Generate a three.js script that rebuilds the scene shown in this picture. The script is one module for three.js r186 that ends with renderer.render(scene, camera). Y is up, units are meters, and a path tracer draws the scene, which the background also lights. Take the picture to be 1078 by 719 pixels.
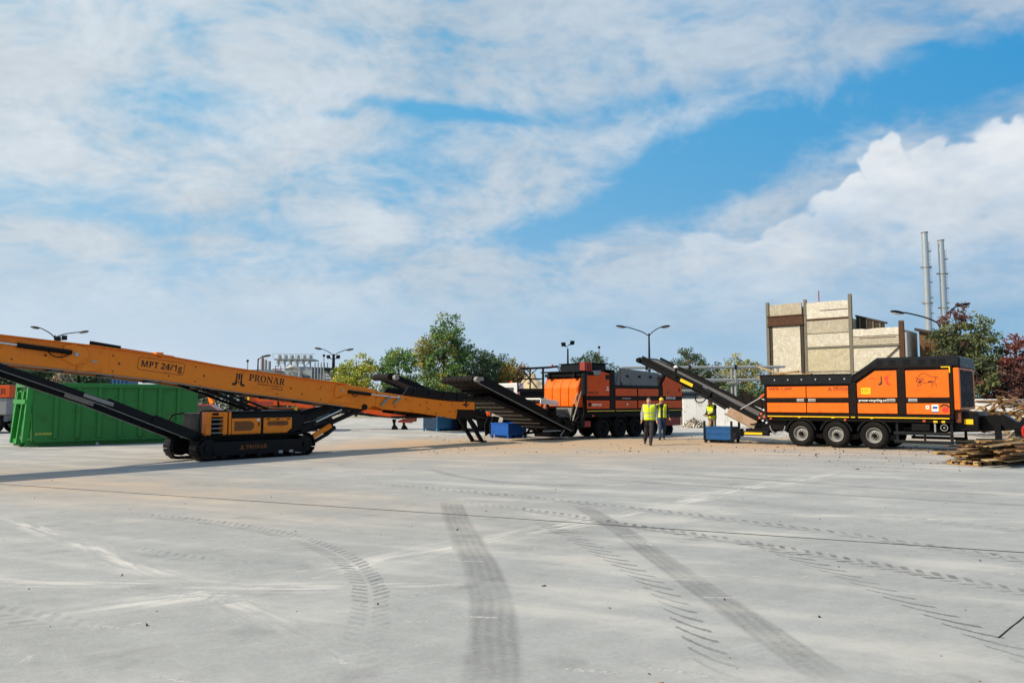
import * as THREE from 'three';
import { RoundedBoxGeometry } from 'three/addons/geometries/RoundedBoxGeometry.js';
import { mergeGeometries } from 'three/addons/utils/BufferGeometryUtils.js';
import { FontLoader } from 'three/addons/loaders/FontLoader.js';

// ---------------------------------------------------------------- camera, sky, sun, exposure
const scene = new THREE.Scene();
const camera = new THREE.PerspectiveCamera(48.4, 1024 / 682, 0.1, 3000);
camera.position.set(0, 1.65, 0);
camera.rotation.set(THREE.MathUtils.degToRad(4.47), 0, 0);
scene.add(camera);
const renderer = new THREE.WebGLRenderer({ antialias: true });
renderer.toneMapping = THREE.LinearToneMapping;
renderer.toneMappingExposure = 1.12;
renderer.shadowMap.enabled = true;

const SUN = new THREE.Vector3(-0.74, 0.62, 0.27).normalize();
const sun = new THREE.DirectionalLight(0xffecd0, 5.0);
sun.position.copy(SUN).multiplyScalar(120);
sun.position.z -= 30;
sun.target.position.set(0, 0, -30);
sun.castShadow = true;
sun.shadow.radius = 1.6;
sun.shadow.mapSize.set(4096, 4096);
Object.assign(sun.shadow.camera, { left: -60, right: 60, top: 60, bottom: -60, near: 1, far: 300 });
scene.add(sun, sun.target);

// ---------------------------------------------------------------- noise
function rng(seed) { let s = seed | 0; return () => { s = (s + 0x6d2b79f5) | 0; let t = Math.imul(s ^ (s >>> 15), 1 | s); t = (t + Math.imul(t ^ (t >>> 7), 61 | t)) ^ t; return ((t ^ (t >>> 14)) >>> 0) / 4294967296; }; }
const PERM = new Uint8Array(1024), GX = new Float64Array(256), GY = new Float64Array(256), GZ = new Float64Array(256);
{
  const r = rng(77), p = [...Array(256).keys()];
  for (let i = 255; i > 0; i--) { const j = Math.floor(r() * (i + 1)); [p[i], p[j]] = [p[j], p[i]]; }
  for (let i = 0; i < 1024; i++) PERM[i] = p[i & 255];
  for (let i = 0; i < 256; i++) { const a = r() * 6.2832, z = r() * 2 - 1, q = Math.sqrt(1 - z * z); GX[i] = Math.cos(a) * q; GY[i] = Math.sin(a) * q; GZ[i] = z; }
}
const fade = (t) => t * t * t * (t * (t * 6 - 15) + 10);
function noise2(x, y) {
  const fx = Math.floor(x), fy = Math.floor(y), X = fx & 255, Y = fy & 255; x -= fx; y -= fy;
  const u = fade(x), v = fade(y), A = PERM[X] + Y, B = PERM[X + 1] + Y;
  const a = PERM[A], b = PERM[B], c = PERM[A + 1], d = PERM[B + 1];
  const n0 = GX[a] * x + GY[a] * y, n1 = GX[b] * (x - 1) + GY[b] * y, n2 = GX[c] * x + GY[c] * (y - 1), n3 = GX[d] * (x - 1) + GY[d] * (y - 1);
  const l = n0 + u * (n1 - n0), m = n2 + u * (n3 - n2);
  return (l + v * (m - l)) * 1.7;
}
function noise3(x, y, z) {
  const fx = Math.floor(x), fy = Math.floor(y), fz = Math.floor(z), X = fx & 255, Y = fy & 255, Z = fz & 255; x -= fx; y -= fy; z -= fz;
  const u = fade(x), v = fade(y), w = fade(z);
  const A = PERM[X] + Y, AA = PERM[A] + Z, AB = PERM[A + 1] + Z, B = PERM[X + 1] + Y, BA = PERM[B] + Z, BB = PERM[B + 1] + Z;
  const g = (h, a, b, c) => GX[h] * a + GY[h] * b + GZ[h] * c;
  const k = (a, b, t) => a + t * (b - a);
  return 1.5 * k(k(k(g(PERM[AA], x, y, z), g(PERM[BA], x - 1, y, z), u), k(g(PERM[AB], x, y - 1, z), g(PERM[BB], x - 1, y - 1, z), u), v),
    k(k(g(PERM[AA + 1], x, y, z - 1), g(PERM[BA + 1], x - 1, y, z - 1), u), k(g(PERM[AB + 1], x, y - 1, z - 1), g(PERM[BB + 1], x - 1, y - 1, z - 1), u), v), w);
}
function fbm2(x, y, o, g = 0.5) { let s = 0, a = 1, t = 0; for (let i = 0; i < o; i++) { s += a * noise2(x + i * 17.3, y - i * 9.1); t += a; a *= g; x *= 2.03; y *= 2.03; } return s / t; }
function fbm3(x, y, z, o, g = 0.5) { let s = 0, a = 1, t = 0; for (let i = 0; i < o; i++) { s += a * noise3(x, y, z); t += a; a *= g; x *= 2.03; y *= 2.03; z *= 2.03; } return s / t; }
const clamp = (x, a = 0, b = 1) => Math.min(b, Math.max(a, x));
const sstep = (a, b, x) => { const t = clamp((x - a) / (b - a)); return t * t * (3 - 2 * t); };
const lerp = (a, b, t) => a + (b - a) * t;
function curve(points, x) { // piecewise smooth curve through [x, y] points
  if (x <= points[0][0]) return points[0][1];
  for (let i = 1; i < points.length; i++) if (x < points[i][0]) { const t = (x - points[i - 1][0]) / (points[i][0] - points[i - 1][0]); return lerp(points[i - 1][1], points[i][1], t * t * (3 - 2 * t)); }
  return points[points.length - 1][1];
}

// ---------------------------------------------------------------- sky: air, a broken sheet of high cloud and a bank of cumulus
{
  const W = 4096, H = 2048, data = new Float32Array(W * H * 4);
  // cloud openings: azimuth, elevation (degrees), half-lengths, slope angle, depth
  const open = [[5, 13.2, 5, 1.5, 16, 0.75], [10, 16.2, 5, 2.2, 30, 0.5], [20, 18.5, 8, 2.3, 8, 0.85], [15, 15.0, 4, 1.6, 20, 0.45], [31, 20.8, 8, 1.9, 0, 0.6], [10, 21.5, 5, 0.9, 4, 0.35], [-1, 12.6, 3, 0.8, 10, 0.4], [-5, 21.2, 7, 0.55, -4, 0.75], [-13.5, 20.6, 1.6, 0.5, 0, 0.55], [-10, 16.2, 8, 2.4, 8, 0.42], [-27, 12.4, 11, 1.5, -3, 0.5], [-26, 20.5, 6, 1.2, 4, 0.3], [-18, 9.5, 9, 1.0, 2, 0.35], [-23, 18.6, 4, 0.5, -8, 0.3], [70, 24, 14, 5, 5, 0.8], [-75, 30, 12, 6, 0, 0.6], [120, 20, 16, 4, 8, 0.8], [170, 28, 18, 6, 0, 0.7], [-130, 18, 14, 4, -6, 0.7], [0, 46, 20, 6, 10, 0.7], [60, 52, 20, 8, 0, 0.8], [-60, 60, 20, 8, 0, 0.5]]
    .map(([a, e, sa, se, t, k]) => [a, e, sa, se, Math.cos(t * Math.PI / 180), Math.sin(t * Math.PI / 180), k]);
  const edge = [[-180, 9], [-150, 12], [-120, 8], [-90, 10], [-60, 7], [-40, 8], [-22, 8.6], [-14, 9.6], [-6, 9.2], [2, 9.6], [5, 10.6], [10.8, 11.6], [16.5, 12.6], [20.3, 14.2], [22.6, 15.4], [23.6, 14.8], [25, 17.2], [26.6, 18.0], [28.2, 16.6], [30.6, 18.2], [34.7, 18.0], [45, 17], [60, 12], [80, 9], [110, 13], [140, 10], [180, 9]];
  for (let j = H / 2; j < H; j++) {
    const el = ((j + 0.5) / H - 0.5) * 180, er = el * Math.PI / 180, sy = Math.sin(er), cy = Math.cos(er);
    for (let i = 0; i < W; i++) {
      let az = ((i + 0.5) / W - 0.25) * 360; if (az > 180) az -= 360;
      const ar = az * Math.PI / 180, dx = Math.sin(ar) * cy, dz = -Math.cos(ar) * cy;
      // air
      const toSun = dx * SUN.x + sy * SUN.y + dz * SUN.z;
      const low = Math.exp(-el / 10.5), side = clamp(0.5 - az / 78 * (Math.abs(az) < 90 ? 1 : (180 - Math.abs(az)) / 90));
      let r = lerp(lerp(0.020, 0.065, side), lerp(0.20, 0.74, side), low), g = lerp(lerp(0.26, 0.40, side), lerp(0.42, 0.74, side), low), b = lerp(lerp(0.57, 0.66, side), lerp(0.60, 0.78, side), low);
      const glow = 0.25 * Math.pow(clamp(toSun), 6); r += glow; g += glow * 0.97; b += glow * 0.9;
      // high sheet
      const q = 1 / (sy + 0.42), qx = dx * q * 4.2, qz = dz * q * 4.2 + sy * 1.5;
      const wx = fbm2(qx * 0.9 + 3, qz * 0.9, 2), wz = fbm2(qx * 0.9 - 7, qz * 0.9 + 11, 2);
      const px = qx * 1.15 + wx * 0.3 + 5, pz = qz * 1.2 + wz * 0.3;
      const puff = 0.5 - Math.abs(fbm2(px * 2.2 + 40, pz * 2.6, 5, 0.6)) * 1.7, n = fbm2(px, pz, 6, 0.6) * 0.85 + puff * 0.38;
      let cover = 0.25 + 0.20 * side;
      for (const o of open) { const a = az - o[0]; if (Math.abs(a) > o[2] * 3) continue; const e = el - o[1], u = (a * o[4] + e * o[5]) / o[2], v = (-a * o[5] + e * o[4]) / o[3], d = u * u + v * v; if (d < 7) cover -= o[6] * Math.exp(-d); }
      const dens = sstep(-0.25, 0.66, n * 0.85 + cover) * lerp(0.66, 0.9, side) * sstep(1.5, 12, el);
      const thick = fbm2(px * 0.55 + 30, pz * 0.8 - 4, 4), v = clamp(0.575 + 0.15 * thick + 0.10 * n + 0.06 * fbm2(px * 9, pz * 11, 3, 0.6) + 0.07 * side, 0.5, 0.92);
      const cr = v * 0.955, cg = v * 0.99, cb = v * 1.02;
      r = lerp(r, cr, dens * 0.95); g = lerp(g, cg, dens * 0.95); b = lerp(b, cb, dens * 0.95);
      // cumulus bank
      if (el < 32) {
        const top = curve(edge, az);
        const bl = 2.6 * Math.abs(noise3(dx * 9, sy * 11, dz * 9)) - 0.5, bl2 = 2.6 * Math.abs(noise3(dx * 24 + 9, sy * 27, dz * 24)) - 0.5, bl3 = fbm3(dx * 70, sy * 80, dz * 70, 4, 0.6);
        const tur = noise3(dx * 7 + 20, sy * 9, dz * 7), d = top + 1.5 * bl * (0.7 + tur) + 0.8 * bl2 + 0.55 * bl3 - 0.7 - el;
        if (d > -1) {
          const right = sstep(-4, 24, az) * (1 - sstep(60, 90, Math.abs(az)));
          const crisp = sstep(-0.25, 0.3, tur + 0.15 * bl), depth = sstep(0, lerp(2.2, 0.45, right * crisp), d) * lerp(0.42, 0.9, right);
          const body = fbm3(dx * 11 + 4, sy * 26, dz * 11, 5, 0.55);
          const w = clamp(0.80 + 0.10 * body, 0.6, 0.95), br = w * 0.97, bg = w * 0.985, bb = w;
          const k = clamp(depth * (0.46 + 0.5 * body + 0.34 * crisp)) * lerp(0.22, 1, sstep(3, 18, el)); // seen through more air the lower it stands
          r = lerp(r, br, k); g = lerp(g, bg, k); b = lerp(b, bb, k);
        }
      }
      const o = (j * W + i) * 4; data[o] = Math.max(0.01, r); data[o + 1] = Math.max(0.01, g); data[o + 2] = Math.max(0.01, b); data[o + 3] = 1;
    }
  }
  for (let j = 0; j < H / 2; j++) for (let i = 0; i < W; i++) { const o = (j * W + i) * 4; data[o] = 0.34; data[o + 1] = 0.36; data[o + 2] = 0.37; data[o + 3] = 1; }
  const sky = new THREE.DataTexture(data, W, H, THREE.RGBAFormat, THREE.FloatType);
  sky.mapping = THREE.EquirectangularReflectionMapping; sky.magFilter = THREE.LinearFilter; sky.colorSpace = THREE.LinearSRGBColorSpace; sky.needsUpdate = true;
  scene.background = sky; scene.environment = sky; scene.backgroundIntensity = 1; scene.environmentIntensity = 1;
}

// ---------------------------------------------------------------- helpers: shapes, materials, things
const V = (x, y, z) => new THREE.Vector3(x, y, z);
const rad = THREE.MathUtils.degToRad;
const taken = new Map();
function numbered(name) { const n = taken.get(name) || 0; taken.set(name, n + 1); return n ? name + '_' + String(n).padStart(3, '0') : name; }
function tag(o, label, category, group, kind) { if (label) o.userData.label = label; if (category) o.userData.category = category; if (group) o.userData.group = group; if (kind) o.userData.kind = kind; return o; }
function thing(name, label, category, [x, y, z] = [0, 0, 0], turn = 0, group) {
  const o = new THREE.Group(); o.name = numbered(name); o.position.set(x, y, z); o.rotation.y = turn; scene.add(o); return tag(o, label, category, group);
}
function place(root, label, [x, y, z], turn = 0) { const r = root.clone(); r.name = numbered(root.name.replace(/_\d+$/, '')); r.userData = { ...root.userData, label }; r.position.set(x, y, z); r.rotation.y = turn; scene.add(r); return r; }

const clean = (g) => { const n = g.index ? g.toNonIndexed() : g; for (const k of Object.keys(n.attributes)) if (k !== 'position' && k !== 'normal') n.deleteAttribute(k); n.clearGroups?.(); return n; };
function boxUV(g) {
  const p = g.attributes.position, n = g.attributes.normal, uv = new Float32Array(p.count * 2);
  for (let i = 0; i < p.count; i++) {
    const ax = Math.abs(n.getX(i)), ay = Math.abs(n.getY(i)), az = Math.abs(n.getZ(i));
    if (ay >= ax && ay >= az) { uv[i * 2] = p.getX(i); uv[i * 2 + 1] = p.getZ(i); } else if (ax >= az) { uv[i * 2] = p.getZ(i); uv[i * 2 + 1] = p.getY(i); } else { uv[i * 2] = p.getX(i); uv[i * 2 + 1] = p.getY(i); }
  }
  g.setAttribute('uv', new THREE.BufferAttribute(uv, 2)); return g;
}
const join = (list) => boxUV(list.length > 1 ? mergeGeometries(list.map(clean)) : clean(list[0]));
function mesh(name, geos, mat, parent, label) {
  const m = new THREE.Mesh(join(Array.isArray(geos) ? geos : [geos]), mat); m.name = parent ? name : numbered(name); (parent || scene).add(m); if (label) m.userData.label = label; return m;
}
function box(cx, cy, cz, sx, sy, sz, o = {}) {
  const r = o.b ?? 0, g = r ? new RoundedBoxGeometry(sx, sy, sz, 1, Math.min(r, sx / 2.1, sy / 2.1, sz / 2.1)) : new THREE.BoxGeometry(sx, sy, sz);
  if (o.rx) g.rotateX(o.rx); if (o.rz) g.rotateZ(o.rz); if (o.ry) g.rotateY(o.ry);
  return g.translate(cx, cy, cz);
}
const slab = (x0, x1, y0, y1, z0, z1, b) => box((x0 + x1) / 2, (y0 + y1) / 2, (z0 + z1) / 2, x1 - x0, y1 - y0, z1 - z0, { b });
function bar(a, b, w, h, r) { // beam from a to b, w wide and h high
  const A = V(...a), B = V(...b), d = B.clone().sub(A), L = d.length(); d.normalize();
  const up = Math.abs(d.y) > 0.97 ? V(1, 0, 0) : V(0, 1, 0), side = d.clone().cross(up).normalize(), u = side.clone().cross(d);
  const g = r ? new RoundedBoxGeometry(L, h, w, 1, r) : new THREE.BoxGeometry(L, h, w);
  return g.applyMatrix4(new THREE.Matrix4().makeBasis(d, u, side).setPosition(A.add(B).multiplyScalar(0.5)));
}
function rod(a, b, r, r2 = r, seg = 10) {
  const A = V(...a), B = V(...b), d = B.clone().sub(A), L = d.length();
  return new THREE.CylinderGeometry(r2, r, L, seg).applyQuaternion(new THREE.Quaternion().setFromUnitVectors(V(0, 1, 0), d.normalize())).translate(...A.add(B).multiplyScalar(0.5).toArray());
}
const pipe = (pts, r, n = 20, seg = 7) => new THREE.TubeGeometry(new THREE.CatmullRomCurve3(pts.map((p) => V(...p))), n, r, seg);
function shapeOf(pts) { const s = new THREE.Shape(); pts.forEach(([x, y], i) => (i ? s.lineTo(x, y) : s.moveTo(x, y))); s.closePath(); return s; }
function ext(pts, z0, z1, bev = 0, holes) {
  const s = Array.isArray(pts) ? shapeOf(pts) : pts;
  for (const h of holes || []) s.holes.push(shapeOf(h));
  const d = z1 - z0;
  const g = new THREE.ExtrudeGeometry(s, bev ? { depth: d - 2 * bev, bevelEnabled: true, bevelThickness: bev, bevelSize: bev, bevelOffset: -bev, bevelSegments: 1, curveSegments: 8 } : { depth: d, bevelEnabled: false, curveSegments: 8 });
  return g.translate(0, 0, z0 + bev);
}
function ring(r0, r1, z0, z1, cx, cy, seg = 24, a0 = 0, a1 = Math.PI * 2) {
  const s = new THREE.Shape(); s.absarc(0, 0, r1, a0, a1, false); s.absarc(0, 0, r0, a1, a0, true);
  return new THREE.ExtrudeGeometry(s, { depth: z1 - z0, bevelEnabled: false, curveSegments: seg }).translate(cx, cy, z0);
}
// lathe about the z axis: profile of [z, radius]
const latheZ = (prof, seg = 28) => new THREE.LatheGeometry(prof.map(([z, r]) => new THREE.Vector2(r, z)), seg).rotateX(Math.PI / 2);

// tiling grain: each texel from a periodic noise
function tile(size, fn, srgb = true) {
  const d = new Uint8Array(size * size * 4);
  for (let j = 0; j < size; j++) for (let i = 0; i < size; i++) { const c = fn(i / size, j / size), o = (j * size + i) * 4; for (let k = 0; k < 3; k++) d[o + k] = clamp(Array.isArray(c) ? c[k] : c) * 255; d[o + 3] = 255; }
  const t = new THREE.DataTexture(d, size, size); t.wrapS = t.wrapT = THREE.RepeatWrapping; t.magFilter = THREE.LinearFilter; t.minFilter = THREE.LinearMipmapLinearFilter; t.generateMipmaps = true; t.anisotropy = 8;
  if (srgb) t.colorSpace = THREE.SRGBColorSpace; t.needsUpdate = true; return t;
}
const torus = (u, v, f, o, g) => { const a = u * Math.PI * 2, b = v * Math.PI * 2, R = f / 6.2832; return fbm3(Math.cos(a) * R + Math.cos(b) * R * 0.7 + 9, Math.sin(a) * R + 31, Math.sin(b) * R + Math.cos(b) * R * 0.6, o, g); };
const rep = (t, r, r2 = r) => { const c = t.clone(); c.repeat.set(r, r2); c.needsUpdate = true; return c; };
const T_dust = tile(512, (u, v) => { const a = torus(u, v, 5, 5, 0.6), b = torus(v, u, 26, 3), s = sstep(0.05, 0.5, a) * 0.7 + sstep(0.2, 0.6, b) * 0.4; const k = 0.97 + 0.05 * b; return [lerp(k, 0.80, s), lerp(k, 0.76, s), lerp(k, 0.68, s)]; });
const T_rough = tile(256, (u, v) => 0.55 + 0.35 * torus(u, v, 9, 5, 0.6), false);
const T_bump = tile(512, (u, v) => 0.5 + 0.35 * torus(u, v, 40, 4, 0.7), false);
const T_wood = tile(256, (u, v) => { const g = torus(u, v * 0 + Math.floor(v * 8) / 8, 3, 2) + 0.6 * noise2(u * 6, v * 90) + 0.4 * noise2(u * 20, v * 160); const k = 0.80 + 0.17 * g; return [k, k * 0.97, k * 0.92]; });
const T_conc = tile(512, (u, v) => { const a = torus(u, v, 6, 6, 0.6), b = torus(v, u, 60, 3, 0.7), pit = sstep(0.42, 0.6, torus(u, 1 - v, 34, 2)); const k = 0.86 + 0.13 * a + 0.05 * b - 0.35 * pit; return [k, k * 0.985, k * 0.94]; });
const T_wall = tile(1024, (u, v) => { const a = torus(u, v, 7, 6, 0.62), b = torus(v, u, 34, 4, 0.6), c = torus(u, v, 4, 3), peel = sstep(0.0, 0.12, a + 0.35 * b), str = noise2(u * 40, v * 5 + 3) * 0.5 + noise2(u * 90, v * 9) * 0.3, pit = sstep(0.4, 0.55, b + 0.3 * a); const soft = 0.3 * peel + 0.7 * sstep(-0.4, 0.4, torus(v, u, 18, 6, 0.72)); let k = lerp(0.84, 0.97, soft) + 0.07 * b - 0.13 * Math.max(0, str) - 0.22 * pit * (1 - peel); return [k, k * lerp(0.985, 0.995, soft) - 0.03 * Math.max(0, c), k * lerp(0.94, 0.98, soft) - 0.09 * Math.max(0, c)]; });
function paint(hex, o = {}) {
  const m = new THREE.MeshPhysicalMaterial({ color: hex, roughness: o.rough ?? 0.5, metalness: o.metal ?? 0, side: THREE.DoubleSide, specularIntensity: o.spec ?? 0.7 });
  m.map = rep(o.map || T_dust, o.rep ?? 0.45); m.roughnessMap = rep(T_rough, 0.8); m.roughness = (o.rough ?? 0.5) * 1.7; m.bumpMap = rep(T_bump, o.brep ?? 1.5); m.bumpScale = o.bump ?? 0.0015; return m;
}
const plain = (hex, rough = 0.6, metal = 0) => new THREE.MeshStandardMaterial({ color: hex, roughness: rough, metalness: metal, side: THREE.DoubleSide });
const M = {
  orange: paint('#e46a08', { rough: 0.42 }), orangeDeep: paint('#d24f0c', { rough: 0.45 }), boom: paint('#f2830c', { rough: 0.42 }), amber: paint('#f2820c', { rough: 0.45 }),
  black: paint('#0d0d10', { rough: 0.45, spec: 0.35 }), blackMatt: paint('#0b0b0d', { rough: 0.55, spec: 0.25 }), slate: paint('#14181d', { rough: 0.45, spec: 0.4 }), brown: paint('#150d0c', { rough: 0.45, spec: 0.35 }),
  green: paint('#2a7a38', { rough: 0.5 }), greenLit: paint('#278a36', { rough: 0.45 }), blue: paint('#155089', { rough: 0.5 }), blueBright: paint('#0f52a8', { rough: 0.5 }), blueDark: paint('#1b3550', { rough: 0.55 }),
  rubber: paint('#151415', { rough: 0.8, spec: 0.3, bump: 0.004 }), belt: paint('#7a726b', { rough: 0.85, bump: 0.004, rep: 1.2 }), beltDark: paint('#1d1918', { rough: 0.8, spec: 0.3, bump: 0.004 }),
  steel: paint('#a9abac', { rough: 0.4, metal: 0.55 }), bright: plain('#d8d9d8', 0.25, 0.9), grey: paint('#8b8d8d', { rough: 0.55 }), zinc: paint('#9aa0a4', { rough: 0.5, metal: 0.3 }), plate: paint('#8d8a86', { rough: 0.7 }),
  white: paint('#e9e8e4', { rough: 0.55 }), yellow: paint('#f2c414', { rough: 0.5 }), red: paint('#b8241c', { rough: 0.45 }), redDull: paint('#8e3a2f', { rough: 0.6 }), rust: paint('#6b3a26', { rough: 0.85 }),
  glass: new THREE.MeshPhysicalMaterial({ color: '#22282c', roughness: 0.08, metalness: 0, clearcoat: 1 }), ink: plain('#15120f', 0.7), inkRed: plain('#5e160b', 0.7), inkWhite: plain('#efefef', 0.7), inkYellow: plain('#d8c64a', 0.7), inkBlue: plain('#1f4f9c', 0.6), orangeDim: plain('#8a4a10', 0.7),
  wood: [['#c9a877', 0], ['#b08955', 0], ['#8d6b45', 0], ['#d8bd8d', 0], ['#6e5238', 0], ['#a58a68', 0]].map(([c]) => paint(c, { rough: 0.85, map: T_wood, rep: 1, bump: 0.003 })),
  mesh: paint('#7a4a20', { rough: 0.7 }), grille: paint('#0c0b12', { rough: 0.7, spec: 0.3 }), lamp: plain('#cfd3d4', 0.3), signal: plain('#d8551c', 0.3),
};
const font = await new FontLoader().loadAsync('fonts/droid/droid_sans_bold.typeface.json');
const serif = await new FontLoader().loadAsync('fonts/droid/droid_serif_bold.typeface.json');
function letters(text, size, f = font, wide = 1) { const g = new THREE.ShapeGeometry(f.generateShapes(text, size), 3); g.scale(wide, 1, 1); return g; }
// three bars over two feet that curl outward
function emblem(h) {
  const u = h, poly = (p) => new THREE.ShapeGeometry(shapeOf(p.map(([x, y]) => [x * u, y * u])));
  const J = [[-0.28, 1], [-0.14, 1], [-0.14, 0.5], [-0.2, 0.42], [-0.12, 0.42], [-0.12, 0.2], [-0.22, 0.04], [-0.4, 0], [-0.56, 0.02], [-0.52, 0.2], [-0.38, 0.2], [-0.3, 0.28], [-0.3, 0.44], [-0.26, 0.5]];
  return [poly(J), poly(J.map(([x, y]) => [-x, y]).reverse()), poly([[-0.07, 1], [0.07, 1], [0.07, 0.52], [-0.07, 0.52]]), poly([[-0.06, 0.4], [0.06, 0.4], [0, 0.12]])];
}
// a flat drawn line of a given width along points
function stroke(pts, w) {
  const pos = [], n = pts.length;
  for (let i = 0; i < n - 1; i++) { const [a, b] = [pts[i], pts[i + 1]], dx = b[0] - a[0], dy = b[1] - a[1], l = Math.hypot(dx, dy) || 1, ox = -dy / l * w / 2, oy = dx / l * w / 2, ex = dx / l * w * 0.3, ey = dy / l * w * 0.3;
    const q = [[a[0] + ox - ex, a[1] + oy - ey], [a[0] - ox - ex, a[1] - oy - ey], [b[0] - ox + ex, b[1] - oy + ey], [b[0] + ox + ex, b[1] + oy + ey]];
    for (const k of [0, 1, 2, 0, 2, 3]) pos.push(q[k][0], q[k][1], 0); }
  const g = new THREE.BufferGeometry(); g.setAttribute('position', new THREE.Float32BufferAttribute(pos, 3)); g.computeVertexNormals(); return g;
}

// ---------------------------------------------------------------- ground: concrete yard with dust, sand and tyre marks
{
  function concrete(x, z, fine) { // linear albedo at a place on the yard, z negative ahead
    const d = -z;
    const big = fbm2(x * 0.11 + 4, z * 0.13, 4), mid = fbm2(x * 0.6, z * 0.9 + 40, 5, 0.58), st = fbm2((x * 0.92 + d * -0.39) * 0.16 + 60, (x * 0.39 + d * 0.92) * 1.5, 5, 0.6);
    const st2 = fbm2((x * 0.8 + d * 0.6) * 0.25 - 20, (x * -0.6 + d * 0.8) * 2.6 + 9, 4, 0.6);
    let v = 0.315 + 0.045 * big + 0.06 * mid + 0.04 * st + 0.03 * st2;
    if (fine) { v += 0.022 * noise2(x * 23, z * 23) + 0.02 * noise2(x * 61, z * 61) + 0.04 * fbm2(x * 5 + 11, z * 6, 4, 0.6); const sc = fbm2((x * 0.9 - z * 0.43) * 1.2, (x * 0.43 + z * 0.9) * 26, 3, 0.6), sc2 = fbm2((x * 0.6 + z * 0.8) * 1.4 + 33, (x * 0.8 - z * 0.6) * 30, 3, 0.6); v += 0.05 * sstep(0.25, 0.6, sc) - 0.03 * sstep(0.25, 0.6, -sc) + 0.04 * sstep(0.3, 0.6, sc2); } else v += 0.03 * noise2(x * 9, z * 9);
    v -= 0.05 * sstep(0.25, 0.6, fbm2(x * 1.7 + 90, z * 1.7, 3));
    let r = v * 0.955, g = v * 0.99, b = v * 0.995;
    // pale dry dust
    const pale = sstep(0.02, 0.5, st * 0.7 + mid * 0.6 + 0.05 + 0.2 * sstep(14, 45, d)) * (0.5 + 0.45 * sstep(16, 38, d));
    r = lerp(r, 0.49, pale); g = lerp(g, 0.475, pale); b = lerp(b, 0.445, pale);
    // ochre sand blown round the machines and along the slab
    let sand = 1.35 * Math.exp(-(((d - 30) / 5.0) ** 2)) * sstep(-10, -1, x) * (1 - sstep(14, 26, x)) + 0.55 * Math.exp(-(((d - (15.6 - 0.43 * (x + 10))) / 2.2) ** 2)) * (1 - sstep(-7, 2, x)) + 0.4 * Math.exp(-(((d - 25) / 6) ** 2)) * (1 - sstep(4, 16, Math.abs(x + 3)));
    sand = clamp(sand * (0.75 + 0.9 * mid + 0.5 * st));
    r = lerp(r, 0.43, sand * 0.9); g = lerp(g, 0.30, sand * 0.9); b = lerp(b, 0.18, sand * 0.9);
    return [r, g, b];
  }
  const enc = (v) => { v = clamp(v); return (v <= 0.0031308 ? v * 12.92 : 1.055 * Math.pow(v, 1 / 2.4) - 0.055) * 255; };
  function sheetTexture(x0, x1, z0, z1, w, h, fine, marks) { // v grows towards -z
    const d = new Uint8Array(w * h * 4), mk = new Float32Array(w * h);
    if (marks) marks((x, z, k) => { const i = Math.round((x - x0) / (x1 - x0) * w - 0.5), j = Math.round((z - z0) / (z1 - z0) * h - 0.5); if (i >= 0 && j >= 0 && i < w && j < h) mk[j * w + i] = k; });
    for (let j = 0; j < h; j++) for (let i = 0; i < w; i++) {
      const x = x0 + (x1 - x0) * (i + 0.5) / w, z = z0 + (z1 - z0) * (j + 0.5) / h, c = concrete(x, z, fine), k = mk[j * w + i], o = (j * w + i) * 4;
      const f = k < 0 ? 1 + k : 1;
      for (let q = 0; q < 3; q++) d[o + q] = enc(k > 0 ? lerp(c[q], [0.60, 0.58, 0.54][q], k) : c[q] * f);
      d[o + 3] = 255;
    }
    const t = new THREE.DataTexture(d, w, h); t.colorSpace = THREE.SRGBColorSpace; t.magFilter = THREE.LinearFilter; t.minFilter = THREE.LinearMipmapLinearFilter; t.generateMipmaps = true; t.anisotropy = 16; t.needsUpdate = true; return t;
  }
  const spline = (pts) => { const c = new THREE.CatmullRomCurve3(pts.map(([x, z]) => V(x, 0, z))); return { c, L: c.getLength() }; };
  function stamp(put, pts, width, fn) {
    const { c, L } = spline(pts), n = Math.ceil(L / 0.007), m = Math.ceil(width / 0.008);
    const ps = c.getSpacedPoints(n);
    for (let i = 0; i < n; i++) { const p = ps[i], q = ps[i + 1], l = p.distanceTo(q) || 1, nx = -(q.z - p.z) / l, nz = (q.x - p.x) / l;
      for (let k = -m / 2; k <= m / 2; k++) { const d = k * 0.008, v = fn(i * 0.007, d, p.x + nx * d, p.z + nz * d, L); if (v) put(p.x + nx * d, p.z + nz * d, v); } }
  }
  const worn = (x, z, t = 0) => sstep(-0.5 + t, 0.15 + t, fbm2(x * 1.3 + 70, z * 1.3, 4));
  const ends = (s, L, e = 1.2) => sstep(0, e, s) * (1 - sstep(L - e, L, s));
  function marks(put) {
    const smear = (k, w) => (s, d, x, z, L) => -k * ends(s, L) * (1 - sstep(w * 0.34, w * 0.5, Math.abs(d))) * (0.86 + 0.14 * Math.sin(d * 74 + 3 * noise2(s, 7))) * (0.55 + 0.6 * worn(x, z)) * (0.8 + 0.3 * noise2(x * 40, z * 40)) || 0;
    const lug = (k, w, pitch, cut = 0) => (s, d, x, z, L) => { const a = Math.abs(d), ph = ((s + a * 0.75 + (d > 0 ? pitch / 2 : 0)) / pitch) % 1; const cell = Math.floor((s + a * 0.75 + (d > 0 ? pitch / 2 : 0)) / pitch), j = 0.5 + 0.9 * Math.abs(noise2(cell * 0.73, d > 0 ? 4.4 : 9.7)); return ph < 0.42 + 0.2 * noise2(cell * 1.3, 2.2) && a > 0.025 && a < w * (0.44 + 0.08 * noise2(s * 3, d)) ? -k * j * ends(s, L, 2.5) * worn(x, z, cut) * (0.8 + 0.4 * noise2(x * 30, z * 30)) || 0 : 0; };
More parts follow.
